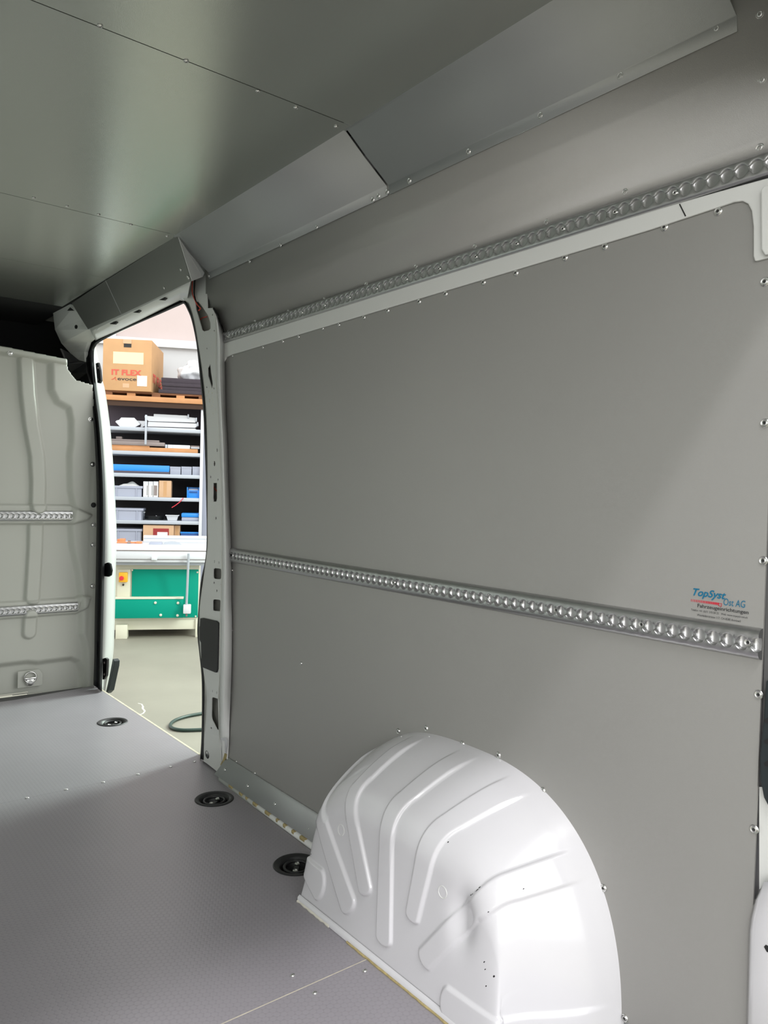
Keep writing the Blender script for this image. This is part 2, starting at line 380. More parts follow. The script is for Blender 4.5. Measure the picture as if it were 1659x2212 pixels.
# ------------------------------------------------------------------ wheel arch
def arch():
    NU, NT, NF = 460, 70, 96
    def se(a, b, n, ph, c=ARC):
        co, si = math.cos(ph), math.sin(ph)
        return c + a * math.copysign(abs(co) ** (2 / n), co), b * abs(si) ** (2 / n)
    # angle table with roughly even arc steps on the shoulder curve
    K = 4000; ph = [math.pi * i / K for i in range(K + 1)]; acc = [0]; prev = se(.335, .326, 4, 0)
    for p in ph[1:]:
        q = se(.335, .326, 4, p); acc.append(acc[-1] + math.hypot(q[0] - prev[0], q[1] - prev[1])); prev = q
    tot = acc[-1]; phs = []; j = 0
    for i in range(NU + 1):
        s = tot * i / NU
        while j < K - 1 and acc[j + 1] < s: j += 1
        f = (s - acc[j]) / max(acc[j + 1] - acc[j], 1e-9); phs.append(ph[j] + (ph[1]) * f)
    def arc_of(y, z):    # arclength on shoulder of nearest point
        best = min(range(0, K + 1, 4), key=lambda i: (se(.335, .326, 4, ph[i])[0] - y) ** 2 + (se(.335, .326, 4, ph[i])[1] - z) ** 2); return acc[best]
    sc = 720 / 1659
    def zz(a, b, x): h = hit(640 + a * sc, 1560 + b * sc, 'x', x); return h.y, h.z
    ribs = []            # (shoulderA, shoulderB, bottomA, bottomB)
    for sa, sb, ba, bb_ in [((40, 620), (42, 690), (72, 850), (150, 760)), ((112, 480), (150, 420), (215, 905), (300, 900)), ((250, 400), (305, 400), (300, 830), (368, 830)),
                       ((430, 440), (500, 470), (400, 1060), (480, 1085)), ((620, 600), (715, 640), (530, 950), (605, 985)),
                       ((860, 870), (985, 930), (600, 1130), (680, 1225)), ((985, 1405), (1000, 1600), (760, 1310), (760, 1480))]:
        A = zz(*sa, 1.088); B = zz(*sb, 1.088); a0 = zz(*ba, 1.058); b0 = zz(*bb_, 1.058)
        ribs.append((A, B, a0, b0, arc_of(*A), arc_of(*B)))
    def sm(t): t = min(max(t, 0), 1); return t * t * (3 - 2 * t)
    def face_d(r, y, z):
        A, B, a0, b0 = r[:4]
        ca = (Vector(A) + Vector(B)) / 2; cb = (Vector(a0) + Vector(b0)) / 2
        ax = (ca - cb); L = ax.length; ax /= L; pn = Vector((-ax.y, ax.x))
        wa = abs((Vector(B) - Vector(A)).dot(pn)) / 2; wb = abs((Vector(b0) - Vector(a0)).dot(pn)) / 2
        q = Vector((y, z)) - cb; t = q.dot(ax); w = wb + (wa - wb) * min(max(t / L, 0), 1); s = abs(q.dot(pn))
        if t < 0: return w - math.hypot(s, t * 1.6)
        return w - s
    # wall curve: rear half and front half differ; matched to the shoulder through the rib directions
    WC = 1.25
    def wcurve(p):
        co, si = math.cos(p), math.sin(p); a, n = (.45, 3.0) if co > 0 else (.41, 2.5)
        return WC + a * math.copysign(abs(co) ** (2 / n), co), .463 * abs(si) ** (2 / n)
    wc = [wcurve(p) for p in ph]; wacc = [0]
    for q0, q1_ in zip(wc, wc[1:]): wacc.append(wacc[-1] + math.hypot(q1_[0] - q0[0], q1_[1] - q0[1]))
    def warc(y, z): i_ = min(range(0, K + 1, 4), key=lambda i: (wc[i][0] - y) ** 2 + (wc[i][1] - z) ** 2); return wacc[i_]
    anch = [(0, 0), (arc_of(1.60, .25), warc(1.585, .40)), (arc_of(1.48, .32), warc(1.43, .46)), (arc_of(1.335, .326), warc(1.25, .463)), (arc_of(1.193, .325), warc(1.085, .44)), (arc_of(1.02, .27), warc(.925, .32)), (arc_of(.972, .10), warc(.845, .12)), (tot, wacc[-1])]
    def wpt(a_s):
        for (s0, w0), (s1, w1) in zip(anch, anch[1:]):
            if a_s <= s1 + 1e-9: w = w0 + (w1 - w0) * (a_s - s0) / (s1 - s0); break
        lo, hi = 0, K
        while hi - lo > 1:
            m_ = (lo + hi) // 2
            if wacc[m_] < w: lo = m_
            else: hi = m_
        f = (w - wacc[lo]) / max(wacc[hi] - wacc[lo], 1e-9); return wc[lo][0] * (1 - f) + wc[hi][0] * f, wc[lo][1] * (1 - f) + wc[hi][1] * f
    raw = [wpt(tot * i / NU) for i in range(NU + 1)]; sw = []
    for i in range(NU + 1):
        k0 = min(14, i, NU - i); seg = raw[i - k0:i + k0 + 1]; sw.append((sum(q[0] for q in seg) / len(seg), sum(q[1] for q in seg) / len(seg)))
    bm = bmesh.new(); grid = []; meta = []
    for i, p in enumerate(phs):
        wy, wz = sw[i]; sy, sz = se(.335, .326, 4, p)
        by = ARC + .345 * math.cos(p)
        Wp = Vector((1.285, wy, wz)); S = Vector((1.082, sy, sz)); B = Vector((ABS, by if abs(by - ARC) < .345 else by, 0.0))
        a_s = tot * i / NU
        # controls
        ctl = Vector((1.20, wy * .8 + sy * .2, wz * .86 + sz * .14))
        TA = S.lerp(ctl, 0.36); FB = S.lerp(B, min(0.2, 0.06 / max((S - B).length, 1e-4)) if (S - B).length > .12 else 0.3)
        row = []; mt = []
        for k in range(NT):
            t = k / NT; P = Wp * (1 - t) ** 2 + ctl * 2 * t * (1 - t) + TA * t * t; row.append(P); mt.append(('t', a_s))
        for k in range(14):
            t = k / 14; P = TA * (1 - t) ** 2 + S * 2 * t * (1 - t) + FB * t * t; row.append(P); mt.append(('m', a_s, t))
        for k in range(NF + 1):
            t = k / NF; row.append(FB.lerp(B, t)); mt.append(('f', a_s))
        grid.append([bm.verts.new(P) for P in row]); meta.append(mt)
    for i in range(NU):
        for j in range(len(grid[0]) - 1):
            bm.faces.new((grid[i][j], grid[i][j + 1], grid[i + 1][j + 1], grid[i + 1][j]))
    bmesh.ops.recalc_face_normals(bm, faces=bm.faces); bm.normal_update()
    mid = grid[NU // 2][len(grid[0]) - 20]
    sg = 1 if mid.normal.x < 0 else -1
    disp = {}
    for i in range(NU + 1):
        for j, v in enumerate(grid[i]):
            m_ = meta[i][j]; d = -1; fade = 1.0
            for r in ribs:
                dt = (abs(r[5] - r[4]) / 2 - abs(m_[1] - (r[4] + r[5]) / 2)); 
                if m_[0] == 't': dd = dt; fade_r = sm((1.265 - v.co.x) / 0.075)
                elif m_[0] == 'f': dd = face_d(r, v.co.y, v.co.z); fade_r = 1
                else: dd = dt * (1 - m_[2]) + face_d(r, v.co.y, v.co.z) * m_[2]; fade_r = 1
                if dd > d: d = dd; fade = fade_r
            h = 0.0065 * sm((d + 0.001) / 0.008) * fade
            # dent at the shoulder between fifth and sixth rib
            g = math.exp(-(((v.co.y - 1.075) / .028) ** 2 + ((v.co.z - .205) / .05) ** 2 + ((v.co.x - 1.075) / .035) ** 2))
            disp[v] = v.normal * sg * (h - 0.018 * g)
    for v, q in disp.items(): v.co += q
    for f in bm.faces: f.smooth = True
    me = bpy.data.meshes.new('wheel_arch'); 
    c = Vector((1.17, ARC, 0))
    for v in bm.verts: v.co -= c
    bmesh.ops.remove_doubles(bm, verts=bm.verts, dist=0.00002)
    bm.to_mesh(me); bm.free()
    o = link('arch_shell', me, c, M['white'], ARCH)
    return o
ARCH = thing('wheel_arch', 'glossy white ribbed wheel arch bulging from the wall onto the floor', 'wheel arch', (1.17, ARC, 0))
arch()
# flange + sealant at the arch foot
loft('foot_flange', [[(ABS - .0, y, 0.016), (ABS - .006, y, 0.012), (ABS - .0075, y, 0.001)] for y in [0.96 + (1.645 - 0.96) * k / 30 for k in range(31)]], M['white'], ARCH)
bm = bmesh.new(); add_tube(bm, [(ABS - .008 + random.uniform(-.0012, .0012), 0.97 + .0168 * k, 0.0015) for k in range(28)], 0.003, 6); from_bm('sealant_bead', bm, M['foam'], ARCH, 60)
bm = bmesh.new(); add_tube(bm, [(ABS - .006 + random.uniform(-.002, .002), 1.50 + .011 * k, 0.002) for k in range(14)], 0.004, 6); from_bm('sealant_bead', bm, M['pale'], ARCH, 60)
from mathutils.bvhtree import BVHTree
ash = [o for o in COL.objects if o.name == 'arch_shell'][0]; off_ = WL[ash.name]
BV = BVHTree.FromPolygons([v.co + off_ for v in ash.data.vertices], [tuple(p.vertices) for p in ash.data.polygons])
def on_arch(px, py):
    p, n_, _, _ = BV.ray_cast(CAM, ray(px, py).normalized()); n_ = n_ if n_.x < 0 else -n_; return p, n_
for a, b, r in ((737, 1793, .013), (956, 1927, .012)):
    p, n_ = on_arch(a, b); q_ = n_.to_track_quat('Z', 'Y'); bm = bmesh.new()
    add_tube(bm, [p + q_ @ Vector((r * math.cos(q), r * math.sin(q), 0)) for q in [2 * math.pi * k / 20 for k in range(21)]], 0.0009, 5); from_bm('stamped_ring', bm, M['body'], ARCH, 60)
for a, b, l, w in ((1019, 1932, 5, 2), (1030, 1923, 6, 2.2), (1036, 1917, 3, 1.5), (1067, 2109, 2.5, 2), (1046, 2078, 2.5, 1.2), (1048, 2094, 2, 1), (1131, 1920, 1.5, 1), (968, 1819, 2, 1.5), (1050, 2130, 2, 1.2), (1055, 1970, 1.6, 1), (672, 1845, 2, 1.5)):
    p, n_ = on_arch(a, b); q_ = n_.to_track_quat('Z', 'Y'); bm = bmesh.new(); bmesh.ops.create_icosphere(bm, subdivisions=2, radius=1)
    dd_ = ((on_arch(a + 3, b - 2)[0] - p)).normalized()
    qq = Matrix((dd_, n_.cross(dd_).normalized(), n_)).transposed()
    for v in bm.verts: v.co = p + qq @ Vector((v.co.x * l * .0011, v.co.y * w * .0009, v.co.z * .0004))
    from_bm('paint_chip', bm, M['hole'], ARCH, 179)

# ------------------------------------------------------------------ main wall lining panel (with a cut-out for the arch)
left = PX([(484, 795), (486, 900), (490, 1000), (494, 1120), (497, 1210), (500, 1330), (500, 1450), (497, 1560), (493, 1648)], 1.28)
cut = []
for k in range(41):
    p = math.pi * k / 40; co, si = math.cos(p), math.sin(p)
    a_, n_ = (.438, 3.0) if co > 0 else (.398, 2.5)
    cut.append(Vector((1.28, 1.25 + a_ * math.copysign(abs(co) ** (2 / n_), co), max(.05, .450 * abs(si) ** (2 / n_)))))
corner = PX([(500, 766), (490, 772), (485, 782)], 1.28)
topr = hit(1640, 425, 'x', 1.28)
wp_out = [Vector((1.28, 0.60, 1.575)), *PX([(1500, 459), (520, 757)], 1.28), *corner, *left, Vector((1.28, 1.69, 0.07)), *[c for c in cut if c.z > .05], Vector((1.28, 1.25 - .398, 0.05)), Vector((1.28, 0.60, 0.05))]
wp = thing('wall_panel', 'large grey main wall panel between the two rails and the floor, around the arch', 'wall panel', (1.28, 1.5, 0.05))
plate('sheet', wp_out, [], OUT(0.004), M['panel'], wp)
for a, b in ((1552, 457), (1436, 491), (1307, 533), (1221, 557), (1115, 590), (1045, 610), (963, 635), (906, 652), (838, 671), (787, 686), (733, 702), (698, 710), (646, 728), (612, 738), (569, 751), (503, 769),
             (1653, 609), (1653, 914), (1650, 1211), (1640, 1500), (1630, 1791), (1304, 1918), (1173, 1708), (1077, 1631), (999, 1607), (921, 1573), (861, 1579), (1350, 2199), (511, 1645), (551, 1670), (651, 1433), (680, 1757), (502, 1232), (501, 1362), (498, 1497)):
    screw(hit(a, b, 'x', 1.28), NX, wp, SCR if a > 760 else SCRS)
# sticker
def text_mesh(s, mt, shear=0.0, off=0.0):
    cu = bpy.data.curves.new('lettering', 'FONT'); cu.body = s; cu.size = 1; cu.shear = shear; cu.offset = off; cu.extrude = 0.0; cu.resolution_u = 4
    ob = bpy.data.objects.new('tmp', cu); COL.objects.link(ob); bpy.context.view_layer.update()
    me = bpy.data.meshes.new_from_object(ob); bpy.data.objects.remove(ob); bpy.data.curves.remove(cu)
    me.materials.clear(); me.materials.append(mt); return me
def put_text(name, s, o, xd, up, width, height, mt, parent, shear=0.0, off=0.0, lift=0.0006):
    me = text_mesh(s, mt, shear, off)
    xs = [v.co.x for v in me.vertices]; ys = [v.co.y for v in me.vertices]
    x0, x1, y0, y1 = min(xs), max(xs), min(ys), max(ys)
    nrm = xd.cross(up).normalized()
    for v in me.vertices:
        v.co = xd * ((v.co.x - x0) / (x1 - x0) * width) + up * ((v.co.y - y0) / (y1 - y0) * height) + nrm * lift
    return link(name, me, o, mt, parent)
DYv, UPv = Vector((0, -1, 0)), Vector((0, 0, 1))
st = thing('sticker', 'small fitter\'s sticker with blue script lettering above the lower rail end', 'sticker', hit(1555, 1320, 'x', 1.2795))
def stext(s, pl, pr, hpx, mt, **kw):
    a = hit(*pl, 'x', 1.2795); b = hit(*pr, 'x', 1.2795); t = hit(pl[0], pl[1] - hpx, 'x', 1.2795)
    put_text('lettering', s, Vector((1.2795, a.y, a.z)), DYv, UPv, a.y - b.y, t.z - a.z, mt, st, **kw)
stext('TopSyst', (1497, 1291), (1568, 1304), 21, M['blueink'], shear=0.35, off=0.022)
stext('Ost AG', (1563, 1307), (1610, 1313), 15, M['blueink'], shear=0.12)
stext('Fahrzeugeinrichtungen', (1507, 1314), (1617, 1329), 10, M['darkink'], off=0.012)
stext('Telefon +41 (0)71 570 00 25   Web: www.topsyst-ost.ch', (1493, 1320), (1615, 1337), 5.5, M['darkink'])
stext('Weinfelderstrasse 117, CH-8580 Amriswil', (1506, 1331), (1600, 1343.5), 5.5, M['darkink'])
bm = bmesh.new()
for k in range(17):
    px = 1493 + k * 3.55; w = 0.9 + k * 0.13; y = 1294 + (px - 1493) * 0.136
    a = hit(px, y, 'x', 1.2794); b = hit(px + w, y + 5.5, 'x', 1.2794)
    add_box(bm, (1.2796, (a.y + b.y) / 2, (a.z + b.z) / 2), (0.0003, abs(a.y - b.y), abs(a.z - b.z)))
from_bm('red_bars', bm, M['stickred'], st)
p = hit(1555.5, 1306.5, 'x', 1.2794)
bm = bmesh.new()
for dy, dz, sy, sz in ((0, .0022, .006, .0009), (0, -.0022, .006, .0009), (.0026, 0, .0009, .005), (-.0026, 0, .0009, .005)): add_box(bm, p + Vector((0, dy, dz)), (.0003, sy, sz))
from_bm('red_frame', bm, M['stickred'], st)

# ------------------------------------------------------------------ lashing rails
def rail(label, org, ld, od, length, h, depth, steep, group, nm='lashing_rail', off0=0.0):
    """org = start at lower edge; ld along, od outwards (towards the room)"""
    org, ld, od = Vector(org), Vector(ld), Vector(od); pitch = 0.0254; r = 0.0115; neck = 0.0046
    t = thing(nm, label, 'lashing rail', org, group)
    n = int(length / pitch * 14); rows = []
    for i in range(n + 1):
        s = length * i / n; d = ((s + off0) / pitch) % 1.0 - 0.5; d *= pitch
        e = max(neck, math.sqrt(max(r * r - d * d, 0)))
        hh = h / 2; fl_ = .12 + .28 * (1 - (e - neck) / (r - neck)) ** 1.5
        if steep < 1: sh_ = [(0, hh), (depth * .40, hh * .985), (depth * .68, hh * .90), (depth * .88, hh * .76), (depth * .98, (hh * .76 + e) / 2 + .001)]
        else: sh_ = [(0, hh), (depth * .55, hh), (depth * .62, hh * .97), (depth * .80, hh * .90), (depth, hh * .80)]
        inn = [(depth, e + .0016), (depth * .92, e), (depth * .50, e * .98), (depth * min(fl_ + .08, .5), e * .90)]
        prof = [(o, -z) for o, z in sh_ + inn] + [(depth * fl_, 0)] + list(reversed(sh_ + inn))
        rows.append([org + ld * s + od * o + Vector((0, 0, z + hh)) for o, z in prof])
    bm = bmesh.new(); g = [[bm.verts.new(p) for p in r_] for r_ in rows]
    for i in range(n):
        for j in range(len(g[0]) - 1): bm.faces.new((g[i][j], g[i][j + 1], g[i + 1][j + 1], g[i + 1][j]))
    bm.faces.new(g[0]); bm.faces.new(g[-1])
    from_bm('profile', bm, M['rail'], t, 40)
    return t
RG = 'lashing rails on the right wall'
lr = rail('long bare aluminium lashing rail crossing the middle of the wall panel', (1.2795, 2.545, 0.792), (0, -1, 0), NX, 1.945, 0.052, 0.015, 0.8, RG)
for a, b in ((503, 1196), (545, 1206), (612, 1217), (685, 1230), (768, 1243), (850, 1256), (929, 1270), (1053, 1290), (1202, 1316), (1386, 1351), (1616, 1389)):
    p = hit(a, b, 'x', 1.2745); screw((1.2768, p.y, 0.818), NX, lr, SCRS if a < 800 else SCR)
ur = rail('upper aluminium lashing rail running just above the white body beam', (1.2727, 2.602, 1.592), (0, -1, 0), NX, 2.06, 0.038, 0.0075, 1.0, RG)
for k in range(15):
    screw((1.2712, 2.56 - 0.0254 * 5 * k, 1.611), NX, ur, SCRS)

# ------------------------------------------------------------------ body beam under the upper rail (structure)
beam = plate('trim_7', PX([(484, 741), (1400, 456), (1600, 400), (1659, 384), (1740, 361), (1740, 536), (1659, 557), (1630, 564), (1627, 553), (1627, 490), (1623, 455), (1615, 440), (1603, 434), (1585, 436), (1400, 497), (500, 766), (488, 772), (483, 782)], 1.273), [], OUT(0.006), M['body'], bev=0.002); struct(beam)
bx = plate('reinforcement_box', PX([(1643, 410), (1650, 402), (1740, 378), (1740, 520), (1652, 551), (1644, 538)], 1.262), [], OUT(0.011), M['body'], beam, bev=0.002)
tube('joint_line', PX([(1468, 441), (1481, 467)], 1.2725), 0.0011, M['hole'], beam, 6)

# ------------------------------------------------------------------ upper wall panel, leaning in
up = thing('wall_panel', 'upper dark grey wall panel leaning in above the upper rail', 'wall panel', (1.25, 1.6, 1.634), None)
ys = (2.60, 0.52)
def up_x(z): return 1.2795 - (z - 1.632) * .06 if z < 1.661 else 1.2778 - (z - 1.661) * .284
def on_up(px, py): return hitf(px, py, up_x)
urow = []
for px, py in ((487, 727), (482, 711), (467, 688), (449, 668), (446, 640), (446, 600)):
    q = on_up(px, py); urow.append([(up_x(q.z), q.y, q.z), (up_x(q.z), ys[1], q.z)])
urow[0] = [(1.2795, urow[0][0][1], 1.632), (1.2795, ys[1], 1.632)]; urow[1] = [(1.2778, urow[1][0][1], 1.661), (1.2778, ys[1], 1.661)]
urow.append([(up_x(1.94), 2.62, 1.94), (up_x(1.94), ys[1], 1.94)])
loft('sheet', urow, M['panel'], up, 6, thick=0.003)
nu = Vector((-1, 0, -0.254)).normalized()
for a, b in ((1643, 320), (1352, 416), (1182, 481), (1027, 534), (900, 577), (793, 615), (702, 646), (624, 672), (552, 694), (493, 716), (1648, 173), (1643, 31)): screw(on_up(a, b) + Vector((-.0005, 0, 0)), nu, up, SCR if a > 760 else SCRS)

# ------------------------------------------------------------------ cove panels
def cove(y0, y1, label, seamscrews, ydn=0.0):
    t = thing('cove_panel', label, 'cove panel', (1.15, (y0 + y1) / 2, 1.82), 'cove panels between wall and ceiling')
    rows = []
    for y, dn in ((y0, 0.0), (y1, ydn)):
        rows.append([(1.062, y, 1.9485), (1.088, y, 1.9475), (1.150, y, 1.899), (1.2185, y + dn, 1.850), (1.2225, y + dn, 1.848), (1.2255, y + dn, 1.824)])
    loft('sheet', rows, M['cove'], t, 20, thick=0.0018)
    for a, b in seamscrews: screw(hitf(a, b, lambda z: 1.2240), Vector((-1, 0, -.15)).normalized(), t, SCR if a > 760 else SCRS)
    return t
c1 = cove(1.566, 0.652, 'pale grey sloping cove panel nearest the viewer', [(1549, 62), (1341, 165), (1168, 250), (1013, 328), (885, 391), (837, 415)])
c2 = cove(2.625, 1.574, 'pale grey sloping cove panel between ceiling seam and door header', [(818, 424), (806, 432), (685, 491), (607, 530), (540, 565), (452, 596)], 0.0)
for a, b in ((748, 297), (782, 350)):
    screw(hitf(a, b, lambda z: 1.088 + (1.9475 - z) * 1.31), Vector((-.6, 0, -.8)), c2, SCRS)

# ------------------------------------------------------------------ ceiling
def ceilp(y0, y1, label, scr=(), z=1.946):
    t = thing('ceiling_panel', label, 'ceiling panel', (0.35, (y0 + y1) / 2, z), 'ceiling panels of the van')
    plate('sheet', [(-0.38, y0, z), (1.0895, y0, z), (1.0895, y1, z), (-0.38, y1, z)], [], (0, 0, 0.003), M['ceil'], t)
    for a, b in scr: screw(hit(a, b, 'z', z), (0, 0, -1), t, SCRS)
ceilp(0.56, 1.541, 'dark aluminium ceiling panel nearest the viewer')
ceilp(1.544, 2.600, 'aluminium ceiling panel with the bright streak between the two seams', [(216, 55), (402, 131), (557, 196), (639, 232), (726, 273)])
ceilp(2.603, 3.340, 'aluminium ceiling panel over the sliding door, behind the second seam', [(73, 427), (145, 445), (213, 463), (283, 485), (361, 510)])
ceilp(3.342, 4.02, 'shadowed foremost ceiling panel above the bulkhead')
struct(box('ceiling', (-0.50, 0.54, 1.952), (1.12, 6.1, 1.962), M['trimfelt']))

# ------------------------------------------------------------------ header above the sliding door
hd = thing('header_panel', 'shaded grey header panel above the sliding door with a vertical joint', 'header panel', (1.12, 3.3, 1.79))
XH0, XH1 = 1.089, 1.150
tp = [hit(a, b, 'x', XH0) for a, b in ((382, 509), (228, 606), (155, 655))]
bt = [hit(a, b, 'x', XH1) for a, b in ((412, 607), (262, 679), (190, 711))]
plate('front_sheet', [tp[1] + Vector((0, .0008, 0)), tp[2], hit(172, 683, 'x', 1.12), bt[2], bt[1] + Vector((0, .0008, 0))], [], (.003, 0, .001), M['header'], hd)
plate('rear_sheet', [tp[0], tp[1] - Vector((0, .0008, 0)), bt[1] - Vector((0, .0008, 0)), bt[0]], [], (.003, 0, .001), M['header'], hd)
tube('joint_line', [tp[1] + Vector((-.0003, 0, 0)), bt[1] + Vector((-.0003, 0, 0))], 0.0012, M['cove'], hd, 6)
for a, b in ((391, 583), (406, 598), (355, 622), (408, 601)): screw(hitf(a, b, lambda z: XH0 + (1.95 - z) * .40), Vector((-.93, 0, -.37)), hd, SCRS)
plate('end_gusset', [hit(385, 510, 'x', 1.092), hit(438, 598, 'x', 1.214), hit(415, 607, 'x', XH1)], [], (0, .003, 0), M['lining'], hd)  # paler colour puts in the light on this rear-facing side
g1 = hit(385, 508, 'x', 1.092)
plate('gusset_flange', [hit(384, 509, 'x', 1.090), hit(389, 507, 'x', 1.090), hit(441, 590, 'x', 1.214), hit(438, 598, 'x', 1.214)], [], (.002, 0, .002), M['cove'], hd)
# rounded body rail over the opening
rl = []
n = 40
topl = [(196, 712), (250, 684), (300, 660), (350, 636), (395, 613), (413, 606)]
botl = [(206, 735), (258, 712), (305, 690), (345, 670), (388, 649), (404, 650)]
def pl2(l, t):
    f = t * (len(l) - 1); i = min(int(f), len(l) - 2); f -= i; return l[i][0] * (1 - f) + l[i + 1][0] * f, l[i][1] * (1 - f) + l[i + 1][1] * f
for k in range(n + 1):
    t = k / n; a = pl2(topl, t); b = pl2(botl, t)
    row = []
    for s, x in ((-0.25, 1.17), (0, 1.157), (.18, 1.157), (.36, 1.165), (.55, 1.185), (.8, 1.235), (1.0, 1.290), (1.12, 1.31)):
        row.append(hit(a[0] + (b[0] - a[0]) * s, a[1] + (b[1] - a[1]) * s, 'x', x))
    rl.append(row)
hr = loft('trim_8', rl, M['body'], thick=0.004); struct(hr)
for a, b in ((350, 646), (294, 673), (244, 698)):
    plate('slot', PX([(a - 7, b + 2), (a - 3, b - 2.5), (a + 6, b - 4), (a + 8, b - 1.5), (a + 3, b + 2.5)], 1.158), [], OUT(0.008), M['hole'], hr)
plate('weld_tab', PX([(206, 709), (212, 704), (216, 707), (209, 713)], 1.155), [], OUT(.002), M['white'], hr)

# ------------------------------------------------------------------ door pillar (structure) with pressed holes
def Z7(l): return [(400 + a / 6.508, 560 + b / 6.508) for a, b in l]
def Z2(l): return [(180 + a / 5.184, 960 + b / 5.184) for a, b in l]
def Z8(l): return [(400 + a / 4.25, 1180 + b / 4.25) for a, b in l]
def rnd(x0, y0, x1, y1, r, sk=0.0):
    o = []
    for cx, cy, a0 in ((x1 - r, y0 + r, -90), (x1 - r, y1 - r, 0), (x0 + r, y1 - r, 90), (x0 + r, y0 + r, 180)):
        for k in range(4):
            a = math.radians(a0 + 30 * k); X = cx + r * math.cos(a); o.append((X, cy + r * math.sin(a) + sk * (X - x0)))
    return o
def dot(x, y, rx, ry): return [(x + rx * math.cos(k * math.pi / 3), y + ry * math.sin(k * math.pi / 3)) for k in range(6)]
holes = [Z7([(140, 600), (178, 590), (250, 680), (320, 790), (355, 890), (357, 975), (330, 1000), (265, 1015), (235, 990), (190, 830), (150, 700)]),
         Z7([(350, 1470), (365, 1600), (388, 1750), (375, 1820), (320, 1640), (315, 1530)])]
for x, y in ((384, 780), (410, 1005), (305, 1255), (303, 1800), (403, 1815)): holes.append(Z7(dot(x, y, 8, 14)))
for x, y, rx, ry in ((1497, 65, 8, 22), (1467, 215, 11, 33), (1424, 365, 8, 14), (1507, 395, 7, 14), (1484, 825, 9, 18)): holes.append(Z2(dot(x, y, rx, ry)))
holes.append(Z2([(1452, 432), (1495, 432), (1497, 600), (1490, 640), (1455, 640), (1450, 600)]))
for x, y, rx, ry in ((270, 140, 4, 15), (310, 150, 4, 15), (265, 335, 7, 12), (327, 352, 5, 9), (290, 408, 7, 12), (250, 1330, 4, 13), (288, 1345, 4, 13), (239, 1670, 7, 10)): holes.append(Z8(dot(x, y, rx, ry)))
holes.append(Z8(rnd(257, 200, 331, 298, 18, .08))); holes.append(Z8(rnd(252, 486, 326, 592, 18, .08)))
holes.append(Z8([(252, 1385), (300, 1400), (312, 1430), (308, 1690), (290, 1680), (245, 1590), (240, 1560), (243, 1400)]))
rightA = [(445, 594), (446, 606), (448, 666), (459, 665), (461, 668), (466, 687), (468, 740), (468, 775), (468, 820), (472, 880), (475, 950), (479, 1056), (480, 1172), (480, 1227), (478, 1298), (476, 1345), (475, 1450), (475, 1592), (478, 1660), (482, 1677)]
leftA = [(439, 1643), (442, 1580), (443, 1474), (434, 1415), (431, 1368), (432, 1312), (440, 1250), (449, 1180), (449, 1130), (449, 1000), (446, 889), (439, 812), (429, 744), (420, 692), (409, 656), (398, 648), (392, 640), (398, 616), (415, 605)]
pil = plate('trim_9', PC(rightA + leftA), [PC(h) for h in holes], OUT(0.003), M['body']); struct(pil)
# bevelled rear flank of the pillar meeting the wall panel
ra = [(447, 666), (461, 668), (467, 687), (468, 740), (468, 775), (468, 820), (472, 880), (475, 950), (479, 1056), (480, 1172), (480, 1227), (478, 1298), (476, 1345), (475, 1450), (475, 1592), (478, 1660), (482, 1677)]
rb = [(449, 668), (463, 668), (472, 690), (484, 723), (485, 770), (486, 800), (488, 900), (491, 950), (494, 1056), (499, 1172), (500, 1227), (500, 1298), (501, 1345), (500, 1450), (494, 1592), (489, 1660), (486, 1680)]
def sp2(l, n): return [(v.x, v.y) for v in spline([(a, b, 0) for a, b in l], n)]
A2, B2 = sp2(ra, 5), sp2(rb, 5)
fl = loft('rear_flank', [[hitf(*a, xcol), hitf(a[0] * .6 + b[0] * .4, a[1] * .6 + b[1] * .4, lambda z: xcol(z) + .004), hitf(*b, lambda z: max(1.2745, xcol(z)))] for a, b in zip(A2, B2)], M['lining'], pil, 50, thick=0.003)  # paler than the pillar face to paint in light from the rear
# inner box behind the holes
xw = lambda z: xcol(z) + 0.034
webo = [hitf(a, b, xw) for a, b in [(441, 608), (450, 612), (452, 666), (464, 690), (474, 780), (480, 1056), (482, 1227), (478, 1345), (477, 1592), (480, 1655), (442, 1642), (445, 1580), (446, 1474), (436, 1415), (433, 1368), (434, 1312), (442, 1250), (451, 1180), (451, 1130), (451, 1000), (448, 889), (441, 812), (431, 744), (422, 692), (411, 656), (402, 645), (412, 620)]]
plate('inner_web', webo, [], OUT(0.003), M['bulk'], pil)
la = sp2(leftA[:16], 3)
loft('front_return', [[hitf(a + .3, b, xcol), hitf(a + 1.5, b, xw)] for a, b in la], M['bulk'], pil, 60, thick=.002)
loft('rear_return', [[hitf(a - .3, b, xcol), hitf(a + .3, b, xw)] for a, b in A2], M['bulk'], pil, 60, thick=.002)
plate('head_web', PX([(428, 600), (470, 590), (492, 740), (492, 800), (446, 800), (440, 745), (430, 690)], 1.302), [], OUT(.003), M['gap'], pil)
